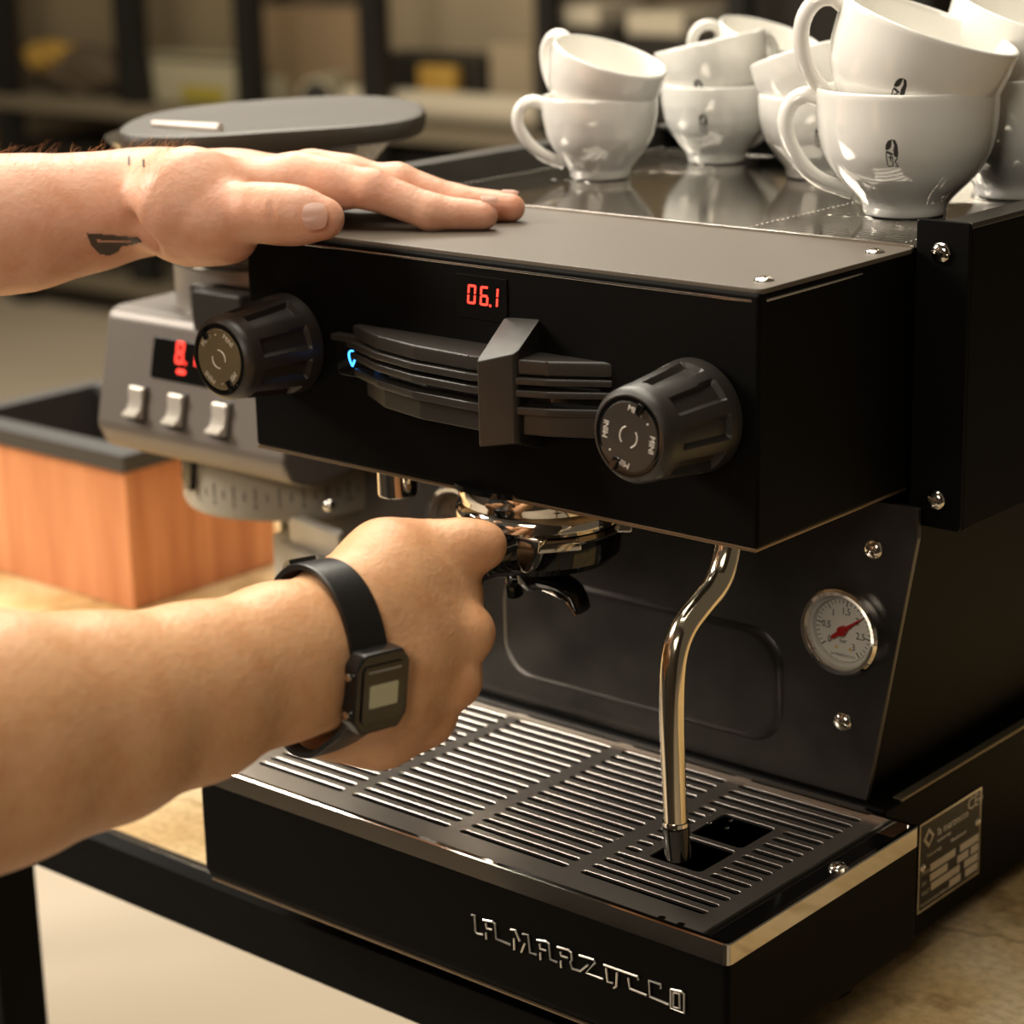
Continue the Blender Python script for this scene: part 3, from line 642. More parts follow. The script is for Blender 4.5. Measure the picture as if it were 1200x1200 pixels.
# ------------------------------------------------------------------ portafilter locked in the group
pf = empty('portafilter', (GX, GY, .2), 'chrome portafilter with black handle locked under the group, held by the right hand', 'portafilter')
pz = ZB-.0245
MB().lathe([(.040, 0), (.0455, -.0005), (.0465, -.003), (.0450, -.005), (.042, -.0055)], (GX, GY, pz), (0, 0, 1), 64).build('flange', chrome, pf)
MB().lathe([(.0445, -.005), (.0455, -.008), (.0445, -.018), (.040, -.0225), (.030, -.024), (.012, -.025)], (GX, GY, pz), (0, 0, 1), 64).build('basket_body', glossb, pf)
for q in (-.62, 2.2, .9):
    M = Matrix.Translation((GX+.0455*math.sin(q), GY-.0455*math.cos(q), pz-.003)) @ Matrix.Rotation(q, 4, 'Z')
    MB().box((-.012, -.006, -.003), (.012, .003, .003), .0012, M=M).build('locking_ear', chrome, pf)
# neck: chrome shank running from the body to the handle
hz = .2325
MB().tube([(GX+.002, GY-.038, hz+.004), (GX+.002, GY-.050, hz+.002), (GX+.001, GY-.064, hz-.001), (GX, GY-.074, hz-.002)], [.017, .0125, .0105, .0125], 20, 2, ex=1.15).build('neck', glossb, pf)
mb = MB(); mb.prism([(-.011, .004), (.010, .004), (.006, -.003), (.004, -.012), (.0005, -.0155), (-.004, -.0155), (-.0075, -.011)], -.003, .003, lambda u, v, w_: Vector((GX+.026, GY-.041, pz-.002))+Vector((u, w_+abs(u)*.2, v)), bev=.0012); mb.build('chrome_web', chrome, pf)
MB().tube([(GX, GY-.060, hz), (GX, GY-.068, hz-.001), (GX, GY-.085, hz-.003), (GX, GY-.12, hz-.006), (GX, GY-.165, hz-.010), (GX, GY-.188, hz-.012), (GX, GY-.196, hz-.0125)], [.0125, .0155, .0150, .0160, .0168, .0150, .0085], 24, 2).build('handle', blackp, pf)
# twin spout
MB().lathe([(.010, -.022), (.0125, -.026), (.0125, -.034), (.010, -.038), (.004, -.039)], (GX+.004, GY-.008, pz), (0, 0, 1), 28).build('spout_hub', glossb, pf)
for s_, tipc in ((1, (683, 718)), (-1, (604, 700))):
    T = on(*tipc, 1, GY-.012); H = Vector((GX+.004, GY-.008, pz-.033)); T = Vector(T)
    mb = MB(); R = []; n = 14
    for k in range(n):
        t = k/(n-1); c = H.lerp(T, t)+Vector((s_*.006*math.sin(PI*t), 0, .006*math.sin(PI*t*.9))); wd = .0105*(1-.35*t); th = .0060*(1-.55*t)
        tg = (T-H).normalized(); up_ = Vector((0, 1, 0)); nn = tg.cross(up_).normalized()
        R.append([c+up_*(wd*math.cos(q))+nn*(th*math.sin(q)) for q in np.linspace(0, 2*PI, 17)[:-1]])
    mb.rings(R); sp_ = mb.build('spout', glossb, pf)
    if s_ == 1:
        mb = MB(); mb.tube([H.lerp(T, t)+Vector((s_*.006*math.sin(PI*t)-.0035*(1-t*.8), -.0078*(1-.3*t), .006*math.sin(PI*t*.9)-.0045*(1-.5*t))) for t in (.25, .45, .65, .85, 1)], [.0006, .0013, .0015, .0012, .0005], 8, 1); mb.build('spout_edge', chrome, sp_)

# ------------------------------------------------------------------ cups
SMALL = dict(r=.0375, h=.0525, rb=.0195); BIG = dict(r=.0515, h=.0715, rb=.0238)
def lion(mb, r_of, a0, zc, hgt):     # small seated lion emblem, printed on the curved wall
    def P(u, v, off=.00012):
        z = zc+v*hgt; r = r_of(z)+off; a = a0+u*hgt/r; return (r*math.cos(a), r*math.sin(a), z)
    def poly(pts):
        n = len(pts); cx = sum(p[0] for p in pts)/n; cy = sum(p[1] for p in pts)/n
        c = mb.bm.verts.new(P(cx, cy)); V = [mb.bm.verts.new(P(*p)) for p in pts]
        for i in range(n): mb.bm.faces.new((c, V[i], V[(i+1) % n]))
    poly([(.02, .5), (-.12, .44), (-.2, .3), (-.22, .12), (-.12, .1), (-.02, .2), (.0, .34)])
    poly([(.02, .5), (.14, .46), (.21, .3), (.24, .0), (.2, -.18), (.08, -.1), (.06, .1), (.1, .3)])
    poly([(-.2, .08), (-.1, .06), (.06, -.02), (.04, -.08), (-.2, .0)])
    for a, b in (((-.2, 0), (-.16, -.42)), ((-.16, -.42), (-.1, -.5)), ((-.1, -.5), (.04, -.48)), ((.04, -.48), (.02, -.1)), ((.2, -.18), (.12, -.3)), ((.12, -.3), (.22, -.5)), ((.22, -.5), (.1, -.5)), ((-.04, -.05), (-.04, -.3)), ((-.12, -.16), (.02, -.16))):
        d = (b[0]-a[0], b[1]-a[1]); L = math.hypot(*d); n = (-d[1]/L*.02, d[0]/L*.02)
        poly([(a[0]+n[0], a[1]+n[1]), (b[0]+n[0], b[1]+n[1]), (b[0]-n[0], b[1]-n[1]), (a[0]-n[0], a[1]-n[1])])
def cup(kind, base, az, label, tilt=0., tdir=0., lion_az=None, group=None, lz=.56, hand=1.):
    r, h, rb = kind['r'], kind['h'], kind['rb']; k = r/.0375
    root = empty('coffee_cup', (0, 0, 0), label, 'cup', group)
    outer = [(rb*.78, .0), (rb*.95, 0), (rb, .0012), (rb*1.0, .004*k)]
    prof = [(0, rb), (.03, rb), (.10, r*.60), (.2, r*.70), (.37, r*.86), (.5, r*.925), (.72, r*.985), (.85, r*.997), (1., r)]
    if kind is BIG: prof = [(0, rb), (.03, rb), (.12, r*.57), (.22, r*.71), (.32, r*.82), (.46, r*.92), (.6, r*.965), (.73, r*.985), (1., r)]
    th = .0030*k**.5
    z0 = .004
    O = [(a, z0+t*(h-z0)) for t, a in prof]
    def r_of(z):
        for (a, z1), (b, z2) in zip(O[:-1], O[1:]):
            if z <= z2: return a+(b-a)*(z-z1)/(z2-z1)
        return r
    # smooth profile
    zz = np.linspace(z0, h-.0012, 26); ro = np.interp(zz, [q[1] for q in O], [q[0] for q in O]); ro = np.convolve(np.r_[ro[0], ro, ro[-1]], [.25, .5, .25], 'valid')
    full = outer[:3]+list(zip(ro, zz))+[(r-.0004, h-.0003), (r-th*.5, h), (r-th+.0003, h-.0003)]
    inner = [(max(a-th, .001), z) for a, z in zip(ro[::-1], zz[::-1]) if z > .008]
    full += inner+[(rb*.7, .0065), (.0005, .006)]
    MB().lathe(full, (0, 0, 0), (0, 0, 1), 64, cap=True).build('bowl', china, root, ang=60)
    # handle
    pts = [(r*.965, h*.91), (r*1.16, h*.95), (r*1.42, h*.88), (r*1.50, h*.68), (r*1.30, h*.45), (r*.98, h*.27), (r_of(h*.2)*.95, h*.17)]
    hand = .68 if kind is BIG else .86
    if hand != 1: pts = [(r+(a-r)*hand if a > r else a, z) for a, z in pts]
    P3 = [(a*math.cos(az), a*math.sin(az), z) for a, z in pts]
    MB().tube(P3, [.0036*k**.5]*7, 14, 2, ex=1.2, up=(0, 0, 1) if False else None).build('handle', china, root, ang=60)
    if lion_az is not None:
        mb = MB(); lion(mb, r_of, lion_az, h*lz, .0155 if kind is BIG else .0125); mb.build('lion_emblem', ink, root)
    root.location = base
    q = Matrix.Rotation(tilt, 3, Vector((-math.sin(tdir), math.cos(tdir), 0)))   # lean towards azimuth tdir
    root.rotation_euler = q.to_euler()
    return root
AZL = math.atan2(-.6545, -.7560); AZR = AZL+PI; AZC = math.atan2(-.7560, .6545)    # picture left, right, towards the camera
def base(px, py, r): # base centre so that the front of the foot shows at this pixel
    p = on(px, py, 2, TZ); v = np.array([-math.cos(AZC), -math.sin(AZC), 0])*r; p = p+v; p[2] = TZ+.0004; return Vector(p)
def stack(px, py, kind, az, lbl, up_tilt, up_dir, up_az, ulbl, lions=(None, None), dz=.0, ulz=.45, shift=0.):
    b = base(px, py, kind['rb']); g = 'white cups stacked on the cup tray'
    cup(kind, b, az, lbl, lion_az=lions[0], group=g)
    r, h, rb = kind['r'], kind['h'], kind['rb']
    # the upper cup leans inside the lower one
    c = b+Vector((0, 0, h*.535+dz)); d = Vector((math.cos(up_dir), math.sin(up_dir), 0))
    cup(kind, c-d*(h*.48*math.sin(up_tilt)-shift), up_az, ulbl, tilt=up_tilt, tdir=up_dir, lion_az=lions[1], group=g, lz=ulz)
stack(705, 213, SMALL, AZL-.05, 'small white cup at the far left of the tray, handle left, carrying another', math.radians(19), AZR-.6, AZL-.75, 'small white cup leaning right inside the cup at the far left of the tray')
stack(843, 194, SMALL, AZR+.5, 'small white cup with lion print at the bottom of the second stack', math.radians(12), AZL-.45, AZR+.6, 'small white cup leaning left on the second stack, lion print showing', lions=(AZC-.35, AZC-.45))
stack(893, 176, SMALL, AZR+.2, 'small white cup half hidden behind the second stack, lower cup', math.radians(19), AZR-.6, AZL+.1, 'small white cup leaning right at the back, handle loop above second stack')
stack(962, 212, SMALL, AZR-.4, 'small white cup just left of the large front cups, lower cup', math.radians(17), PI, AZR-.1, 'small white cup leaning left, half hidden by the large front cups', lions=(AZC-.1, AZC-.1))
stack(1069, 258, BIG, AZL-.12, 'large white cup with lion print at the front of the tray, carrying another', math.radians(20), AZR-.42, AZL-.05, 'large white cup leaning right on top at the front, looking into its bowl', lions=(AZC-.34, AZC-.30), ulz=.53, dz=.0015)
stack(1200, 236, BIG, AZR+.5, 'large white cup behind the front pair at the right edge, lower cup', math.radians(18), AZR-.6, AZR+.4, 'large white cup leaning on the stack at the right edge', lions=(AZC-1.05, AZC-1.05))

# ------------------------------------------------------------------ knock box
kx0, kx1, ky0, ky1, kz = -.745, -.5005, .365, .535, .106
kb = empty('knock_box', ((kx0+kx1)/2, (ky0+ky1)/2, CZ), 'cherry wood knock box with black rim standing behind the lower arm', 'knock box')
MB().box((kx0, ky0, CZ+.0005), (kx1, ky0+.012, kz), .001).build('front_panel', woodl, kb)
MB().box((kx1-.012, ky0+.012, CZ+.0005), (kx1, ky1, kz), .001).build('side_panel', woodl, kb)
MB().box((kx0, ky0+.012, CZ+.0005), (kx0+.012, ky1, kz), .001).build('side_panel', woodl, kb)
MB().box((kx0+.012, ky1-.012, CZ+.0005), (kx1-.012, ky1, kz), .001).build('back_panel', woodl, kb)
MB().box((kx0+.012, ky0+.012, CZ+.002), (kx1-.012, ky1-.012, CZ+.008)).build('bottom', insm, kb)
mb = MB()
O = [(kx0-.004, ky0-.004), (kx1+.004, ky0-.004), (kx1+.004, ky1+.004), (kx0-.004, ky1+.004)]; I = [(kx0+.017, ky0+.02), (kx1-.017, ky0+.02), (kx1-.017, ky1-.015), (kx0+.017, ky1-.015)]
mb.rings([[(x, y, kz) for x, y in O], [(x, y, kz+.015) for x, y in O], [(x, y, kz+.016) for x, y in I], [(x, y, kz-.05) for x, y in I]], cap=False, close=False)
mb.build('rim', rimm, kb)
MB().box((kx0+.10, ky0+.022, kz-.022), (kx1-.020, ky0+.040, kz+.008), .003).build('knock_bar', woodl, kb)

# ------------------------------------------------------------------ coffee grinder
gx_, gy_ = -.215, .27
gd = empty('coffee_grinder', (gx_, gy_, CZ), 'grey coffee grinder with red digits and a flat dark hopper lid, behind the machine', 'coffee grinder')
MB().box((-.222, .275, CZ+.0005), (-.055, .42, .20), .010, 3).build('body', grind_d, gd)
MB().box((-.245, .20, CZ+.0005), (-.03, .44, CZ+.02), .006, 3).build('base', grind_d, gd)
# tilted control head
PL, PR_ = -.2965, -.1035
tl, bl = on(142, 364, 1, .192), on(117, 501, 1, .180)
side = [(.176, bl[2]+.004), (.1835, bl[2]-.012), (.205, bl[2]-.020), (.38, bl[2]-.006), (.40, bl[2]+.03), (.40, tl[2]-.004), (.37, tl[2]+.004), (.2, tl[2]+.0015), (.1935, tl[2]-.003)]
mb = MB(); mb.prism(side, PL, PR_, YZ, bev=.0045); mb.build('control_head', grind_m, gd)
A_ = np.array([.176, bl[2]+.004]); B_ = np.array([.1935, tl[2]-.003]); dv = B_-A_; Lh = np.linalg.norm(dv); dv /= Lh; nv = np.array([-dv[1], dv[0]]); nv = nv if nv[0] < 0 else -nv
def FP(u, v, w_): q = A_+dv*v+nv*w_; return (u, q[0], q[1])
ux_, uy_ = (1, 0, 0), (0, dv[0], dv[1])
sc = MB().prism(rrect(-.243, Lh*.50, -.128, Lh*.86, .002), -.001, .0006, FP, bev=.0002).build('screen', glossb, gd)
mb = MB()
for ch, x in (('8', -.2185), ('1', -.2045), ('8', -.1950), ('1', -.180)): seg7(mb, ch, FP(x, Lh*.66, .0007), ux_, uy_, .0078, .0155, .0018, .0)
mb.box(np.array(FP(-.2090, Lh*.66, .0006)), np.array(FP(-.2070, Lh*.66+.002, .0012)))
mb.prism(rrect(-.216, Lh*.575, -.207, Lh*.615, .0018), .0006, .0009, FP); mb.build('led_digits', red_led, sc)
for x in (-.2525, -.2115, -.1665):
    s_ = MB().prism(rrect(x-.0095, Lh*.09, x+.0095, Lh*.42, .0015), -.001, .0012, FP, bev=.0005).build('switch_frame', mat('dark_switch', (.055, .050, .045), .35), gd)
    mb = MB(); R = []
    prf = [(Lh*.40, .001), (Lh*.395, .004), (Lh*.36, .005), (Lh*.28, .0035), (Lh*.20, .0045), (Lh*.145, .0090), (Lh*.13, .0088), (Lh*.125, .001)]
    V0 = [mb.bm.verts.new(FP(x-.0068, v, w_)) for v, w_ in prf]; V1 = [mb.bm.verts.new(FP(x+.0068, v, w_)) for v, w_ in prf]
    mb.bm.faces.new(V0); mb.bm.faces.new(V1[::-1])
    for i in range(len(prf)): j = (i+1) % len(prf); mb.bm.faces.new((V0[i], V1[i], V1[j], V0[j]))
    mb.build('rocker', mat('silver_rocker', (.62, .57, .5), .3, .35), s_)
# adjustment collar
cr, cz0, cz1 = .077, .156, .205; cc = (gx_+.012, .275)
MB().lathe([(cr*.9, cz0), (cr*.975, cz0+.0015), (cr, cz0+.006), (cr, cz1), (cr*.5, cz1)], (*cc, 0), (0, 0, 1), 72).build('grind_collar', mat('ivory_collar', (.42, .385, .32), .45), gd)
mb = MB()
for k in range(-14, 15):
    a = AZC+k*.11; h = .010 if k % 2 == 0 else .006
    M = Matrix.Translation((cc[0], cc[1], 0)) @ Matrix.Rotation(a, 4, 'Z')
    mb.box((cr-.001, -.0005, cz0+.016), (cr+.0003, .0005, cz0+.016+h), M=M)
    if k % 2 == 0:
        q = M @ Vector((cr+.0002, 0, cz0+.0125)); ur = M.to_3x3() @ Vector((0, 1, 0)); mb.text(str((k+14)//2), .006, q, ur, (0, 0, 1), .0001)
mb.build('collar_scale', mat('grey_scale_print', (.10, .09, .08), .6), gd)
q = on(236, 560, 1, .215)
MB().prism([(-.010, .022), (.010, .022), (.0035, -.008), (-.0035, -.008)], 0, .006, lambda u, v, w_: Vector((cc[0], cc[1], .182))+Vector((math.cos(AZC-.98), math.sin(AZC-.98), 0))*(cr-.001+w_)+Vector((-math.sin(AZC-.98), math.cos(AZC-.98), 0))*u+Vector((0, 0, v))).build('pointer', glossb, gd)
pk = dp(386, 592, 1.52)
MB().sphere(pk, .0045).build('locking_pin', chrome, gd)
# throat, glass collar, shut-off slide
MB().lathe([(.060, .285), (.062, .29), (.062, .330), (.058, .333)], (gx_, gy_, 0), (0, 0, 1), 56).build('throat', mat('grey_satin_metal', (.42, .38, .33), .35, .6), gd)
MB().box((-.214, .200, .296), (-.150, .24, .322), .002).build('slide_recess', glossb, gd)
MB().box((-.200, .188, .292), (-.150, .215, .322), .003).build('slide_tab', blackp, gd)
hp = empty('hopper', (gx_, gy_, .33), parent=gd)
MB().lathe([(.063, .331), (.066, .334), (.066, .352), (.061, .356), (.066, .375), (.086, .400), (.104, .419), (.102, .419), (.083, .400), (.061, .375), (.056, .356), (.058, .334)], (gx_, gy_, 0), (0, 0, 1), 56, cap=False).build('hopper_bowl', mat('smoky_hopper', (.55, .5, .43), .08, trans=.85), hp)
MB().lathe([(.001, .336), (.055, .336), (.055, .356), (.060, .374), (.068, .384), (.03, .388), (.001, .389)], (gx_, gy_, 0), (0, 0, 1), 40, cap=False).build('coffee_beans', mat('roasted_beans', (.05, .022, .01), .5, bump=(160, 1., .006)), hp)
for k in range(8):
    a = k*PI/4+.2; q = Vector((gx_+.0665*math.cos(a), gy_+.0665*math.sin(a), .343)); MB().cyl(q, q+Vector((math.cos(a), math.sin(a), 0))*.003, .005, n=14, bev=.001).build('hopper_screw', chrome, hp)
lc = Vector((gx_+.020, gy_+.005, .4290)); mb = MB(); R = []
def lidring(s_, z):
    P = []
    for k in range(72):
        a = 2*PI*k/72; c_, s2 = math.cos(a), math.sin(a); e = 2/2.6
        u = .102*s_*math.copysign(abs(c_)**e, c_); v = .108*s_*math.copysign(abs(s2)**e, s2)+.42*u-(.0 if u < 0 else .9*u*u*4)
        P.append(lc+Vector((.756, .6545, 0))*u+Vector((-.6545, .756, 0))*v+Vector((0, 0, z)))
    return P
mb.rings([lidring(.955, -.0115), lidring(.985, -.010), lidring(1., -.003), lidring(.985, .002), lidring(.94, .0035), lidring(.85, .0018), lidring(.4, .0015)])
mb.build('hopper_lid', lid_m, hp, ang=40)
lt = dp(160, 152, 1.44)
MB().tube([lc+Vector((-.756*.080+.6545*.05, -.6545*.080-.756*.05, .0035)), lc+Vector((-.756*.03+.6545*.09, -.6545*.03-.756*.09, .0035))], [.0022, .0035], 12).build('lid_mark', mat('pale_mark', (.7, .62, .55), .35), hp)
# portafilter cradle
fk = empty('cradle', tuple(on(360, 660, 1, .262)), parent=gd)
c0 = Vector(on(372, 636, 1, .235))
MB().box((-.022, -.0035, -.019), (.022, .0035, .019), .002, M=Matrix.Translation(c0) @ Matrix.Rotation(.20, 4, 'Z') @ Matrix.Rotation(.22, 4, 'Y') @ Matrix.Rotation(.40, 4, 'X')).build('switch_plate', mat('bright_white_plastic', (.75, .72, .66), .3), fk)
c1 = Vector(on(338, 668, 1, .235))
MB().box((-.013, -.003, -.028), (.011, .02, .026), .003, M=Matrix.Translation(c1)).build('cradle_arm', mat('ivory_cradle', (.60, .56, .48), .4), fk)
MB().box((.010, -.002, -.010), (.045, .016, .016), .002, M=Matrix.Translation(c1)).build('cradle_bracket', glossb, fk)
MB().box((-.006, -.008, .016), (.036, .0, .024), .002, M=Matrix.Translation(c1) @ Matrix.Rotation(.25, 4, 'Y')).build('cradle_fork', mat('ivory_cradle', (.6, .56, .48)), fk)

# ------------------------------------------------------------------ person (signed distance body -> one surface)
def snet(F, o, h):
    # naive surface nets
    s = F < 0; nx, ny, nz = F.shape
    c = np.zeros((nx-1, ny-1, nz-1), np.int8)
    for i in (0, 1):
        for j in (0, 1):
            for k in (0, 1): c += s[i:nx-1+i, j:ny-1+j, k:nz-1+k]
    act = (c > 0) & (c < 8); idx = np.argwhere(act); n = len(idx); I = -np.ones(act.shape, np.int64); I[act] = np.arange(n)
    acc = np.zeros((n, 3)); cnt = np.zeros(n)
    cor = [(i, j, k) for i in (0, 1) for j in (0, 1) for k in (0, 1)]
    for a in cor:
        for b in cor:
            if sum(b)-sum(a) == 1 and all(b[t] >= a[t] for t in range(3)):
                fa = F[idx[:, 0]+a[0], idx[:, 1]+a[1], idx[:, 2]+a[2]]; fb = F[idx[:, 0]+b[0], idx[:, 1]+b[1], idx[:, 2]+b[2]]
                mk = (fa < 0) != (fb < 0); t = np.where(mk, fa/np.where(mk, fa-fb, 1), 0)
                P = np.array(a)+t[:, None]*(np.array(b)-np.array(a)); acc[mk] += P[mk]; cnt[mk] += 1
    V = (idx+acc/cnt[:, None])*h+o
    Q = []
    for ax in range(3):
        u, v = [(1, 2), (2, 0), (0, 1)][ax]
        sl0 = [slice(None)]*3; sl1 = [slice(None)]*3; sl0[ax] = slice(0, -1); sl1[ax] = slice(1, None)
        d = s[tuple(sl0)].astype(int)-s[tuple(sl1)].astype(int); e = np.argwhere(d != 0)
        e = e[(e[:, u] > 0) & (e[:, v] > 0) & (e[:, u] < F.shape[u]-1) & (e[:, v] < F.shape[v]-1)]
        sg = d[e[:, 0], e[:, 1], e[:, 2]]
        du = np.zeros(3, int); du[u] = 1; dv_ = np.zeros(3, int); dv_[v] = 1
        q = np.stack([I[tuple((e-du-dv_).T)], I[tuple((e-dv_).T)], I[tuple(e.T)], I[tuple((e-du).T)]], 1)
        q[sg < 0] = q[sg < 0][:, ::-1]; Q.append(q)
    return V, np.concatenate(Q)
class Field:
    def __init__(s, pts, pad, h):
        P = np.array(pts); s.h = h; s.o = P.min(0)-pad; n = np.ceil((P.max(0)+pad-s.o)/h).astype(int)+1
        s.F = np.full(n, .03, np.float32); s.n = n
    def new(s):
        g = Field.__new__(Field); g.h, g.o, g.n = s.h, s.o, s.n; g.F = np.full(s.n, .03, np.float32); return g
    def cone(s, a, b, ra, rb, k=.004, flat=None):
        a = np.array(a, float); b = np.array(b, float); m_ = max(ra, rb)+k+.004
        lo = np.maximum(((np.minimum(a, b)-m_-s.o)/s.h).astype(int), 0); hi = np.minimum(((np.maximum(a, b)+m_-s.o)/s.h).astype(int)+2, s.n)
        if (hi <= lo).any(): return
        g = [s.o[i]+s.h*np.arange(lo[i], hi[i], dtype=np.float32) for i in range(3)]
        X, Y_, Z_ = np.meshgrid(*g, indexing='ij', sparse=True)
        ab = b-a; L2 = ab@ab+1e-12
        dx, dy, dz = X-a[0], Y_-a[1], Z_-a[2]
        t = np.clip((dx*ab[0]+dy*ab[1]+dz*ab[2])/L2, 0, 1)
        ex, ey, ez = dx-t*ab[0], dy-t*ab[1], dz-t*ab[2]
        q = ex*ex+ey*ey+ez*ez
        if flat is not None:   # (normal, factor): squash along the normal
            n, f_ = flat; n = n/np.linalg.norm(n); pn_ = ex*n[0]+ey*n[1]+ez*n[2]; q = q+pn_*pn_*(f_*f_-1)
        d = np.sqrt(q)-(ra+t*(rb-ra))
        if flat is not None: d = d*.8
        sl = tuple(slice(lo[i], hi[i]) for i in range(3)); O = s.F[sl]
        if k > 0:
            hh = np.maximum(k-np.abs(O-d), 0)/k; s.F[sl] = np.minimum(O, d)-hh*hh*k*.25
        else: s.F[sl] = np.minimum(O, d)
    def chain(s, P, r, k=.004, flat=None):
        for i in range(len(P)-1): s.cone(P[i], P[i+1], r[i], r[i+1], k, flat)
    def union(s, g, k):
        hh = np.maximum(k-np.abs(s.F-g.F), 0)/k; s.F = np.minimum(s.F, g.F)-hh*hh*k*.25
    def cut(s, a, b, r, k=.003):
        g = s.new(); g.cone(a, b, r, r, 0); hh = np.maximum(k-np.abs(s.F+g.F), 0)/k; s.F = np.maximum(s.F, -g.F)+hh*hh*k*.25
D_ = lambda px, py, d: np.array(dp(px, py, d))
n2c = -FWD
# ---- left hand, flat on the cover
LA0 = D_(-330, 292, 1.215); 
Lp = dict(e=D_(-560, 330, 1.16), f1=D_(-160, 270, 1.25), f2=D_(0, 264, 1.275), f3=D_(95, 250, 1.292), w=D_(172, 232, 1.302))
F1 = Field([D_(-230, 280, 1.22), D_(640, 240, 1.32), D_(200, 330, 1.25), D_(300, 150, 1.33), D_(500, 200, 1.40)], .05, .0013)
g = F1.new(); back = np.array([.62, .78, 0.])      # away from the camera, level
flz = (np.array([0, 0, 1.]), 1.0)
for off in (-.011, .011):
    o_ = back*off
    g.chain([Lp['e']+o_*1.5, Lp['f1']+o_*1.4, Lp['f2']+o_*1.2, Lp['f3']+o_, Lp['w']+o_*1.0], [.040, .0365, .0320, .0262, .0225], .018)
# palm: four metacarpals fanning away from the camera
W0 = Lp['w']
mcp = [D_(352, 213, 1.292), D_(366, 209, 1.312), D_(364, 212, 1.330), D_(352, 215, 1.346)]
carp = [W0+back*(-.010), W0+back*.002, W0+back*.012, W0+back*.021]
pl = [(.0190, .0165, .0135), (.0190, .0165, .0130), (.0180, .0150, .0115), (.0165, .0140, .0105)]
for c_, m_, (r0, r1, r2) in zip(carp, mcp, pl):
    mid = c_*.5+m_*.5+np.array([0, 0, -.001]); g.chain([c_, mid, m_], [r0, r1, r2], .016)
# heel of the hand / thenar mass that hangs beside the cover
tc0 = D_(222, 240, 1.268); tmc = D_(276, 262, 1.250); tip_ = D_(372, 255, 1.238)
g.chain([W0+np.array([0, 0, -.004]), tc0, D_(250, 262, 1.256)], [.0225, .0285, .0190], .016)
g.chain([D_(228, 268, 1.275), D_(272, 276, 1.262)], [.0185, .0135], .014)
g.chain([D_(260, 228, 1.272), D_(330, 222, 1.288)], [.0150, .0135], .014)
# thumb
g.chain([D_(262, 248, 1.258), D_(300, 249, 1.246), D_(328, 251, 1.241), D_(352, 253, 1.239), D_(379, 256, 1.237)], [.0165, .0150, .0153, .0143, .0116], .007)
F1.union(g, .001)
fing = [([mcp[0]+0, D_(436, 222, 1.277), D_(505, 232, 1.270), D_(566, 243, 1.268)], [.0142, .0112, .0102, .0082]),
        ([mcp[1]+0, D_(466, 216, 1.300), D_(538, 226, 1.297), D_(599, 236, 1.295)], [.0142, .0110, .0099, .0080]),
        ([mcp[2]+0, D_(466, 212, 1.322), D_(532, 222, 1.319), D_(586, 230, 1.316)], [.0132, .0102, .0092, .0074]),
        ([mcp[3]+0, D_(440, 214, 1.342), D_(486, 220, 1.341), D_(526, 225, 1.340)], [.0120, .0092, .0082, .0068])]
for P, r in fing:
    P = [p.copy() for p in P]
    for i, (p, rr) in enumerate(zip(P, r)):
        if i > 0: p[2] = max(ZT+.0022+rr*.97, p[2]*0+ZT+.0022+rr*.97) if i > 1 else max(p[2], ZT+.0022+rr)
    f_ = F1.new(); f_.chain(P, r, .004)
    F1.union(f_, .0035)
    F1.cone(P[0], P[0]*.6+P[1]*.4, r[0], r[0]*.93, .010)
# wrist tendon hollow, knuckle creases
F1.cut(D_(166, 262, 1.262), D_(178, 280, 1.262), .004, .010)
for px, py0_, py1_, d in ((316, 228, 276, 1.2245),): F1.cut(D_(px, py0_, d), D_(px+6, py1_, d), .0009, .0015)
V1, Q1 = snet(F1.F, F1.o, F1.h)
# ---- right hand, closed on the portafilter handle
wR = D_(402, 768, 1.062); nrmR = n2c
ax0 = D_(0, 862, .935); ax_e = ax0+(ax0-wR)*.55
axd = (wR-ax0)/np.linalg.norm(wR-ax0); nR = -FWD-axd*(-FWD@axd); nR /= np.linalg.norm(nR); uR = np.cross(nR, axd); uR = uR if uR[2] > 0 else -uR
F2 = Field([D_(-190, 900, .90), D_(600, 620, 1.20), D_(600, 900, 1.2), D_(-190, 680, .93), D_(500, 900, 1.05)], .06, .00135)
def axp(px, py, d): return D_(px, py, d)
arm = [(ax_e, .044, .013), (D_(-130, 898, .902), .0410, .013), (D_(0, 864, .935), .0372, .0115), (D_(120, 842, .968), .0312, .0100), (D_(230, 812, 1.005), .0262, .0095), (D_(330, 776, 1.04), .0232, .0090), (D_(402, 762, 1.068), .0222, .0100)]
g = F2.new()
for s_ in (-1, 1): g.chain([a_+uR*s_*o_ for a_, r_, o_ in arm], [r_ for a_, r_, o_ in arm], .02)
wr = arm[-1][0]
mR = [D_(525, 697, 1.112), D_(541, 742, 1.098), D_(527, 798, 1.096), D_(496, 842, 1.100)]
cR = [wr+uR*.017, wr+uR*.007, wr-uR*.005, wr-uR*.016]
for c_, m_, r0, r1 in zip(cR, mR, (.0225, .0220, .0215, .0205), (.0140, .0140, .0132, .0122)):
    g.chain([c_, c_*.5+m_*.5+nR*.001, m_], [r0, (r0+r1)*.5+.0012, r1], .014)
g.chain([D_(400, 850, 1.088), D_(448, 855, 1.094), D_(496, 838, 1.104)], [.0140, .0155, .0120], .012)
g.chain([D_(384, 845, 1.085), D_(430, 845, 1.095)], [.0165, .0180], .014)
# thenar and thumb along the top of the handle
g.chain([D_(418, 705, 1.075), D_(455, 662, 1.095), D_(492, 645, 1.112)], [.0230, .0200, .0140], .014)
g.chain([D_(455, 690, 1.085), D_(505, 680, 1.105)], [.0235, .0180], .014)
g.chain([D_(485, 648, 1.106), D_(518, 645, 1.108), D_(545, 643, 1.109), D_(566, 639, 1.110)], [.0150, .0135, .0140, .0118], .006)
F2.union(g, .001)
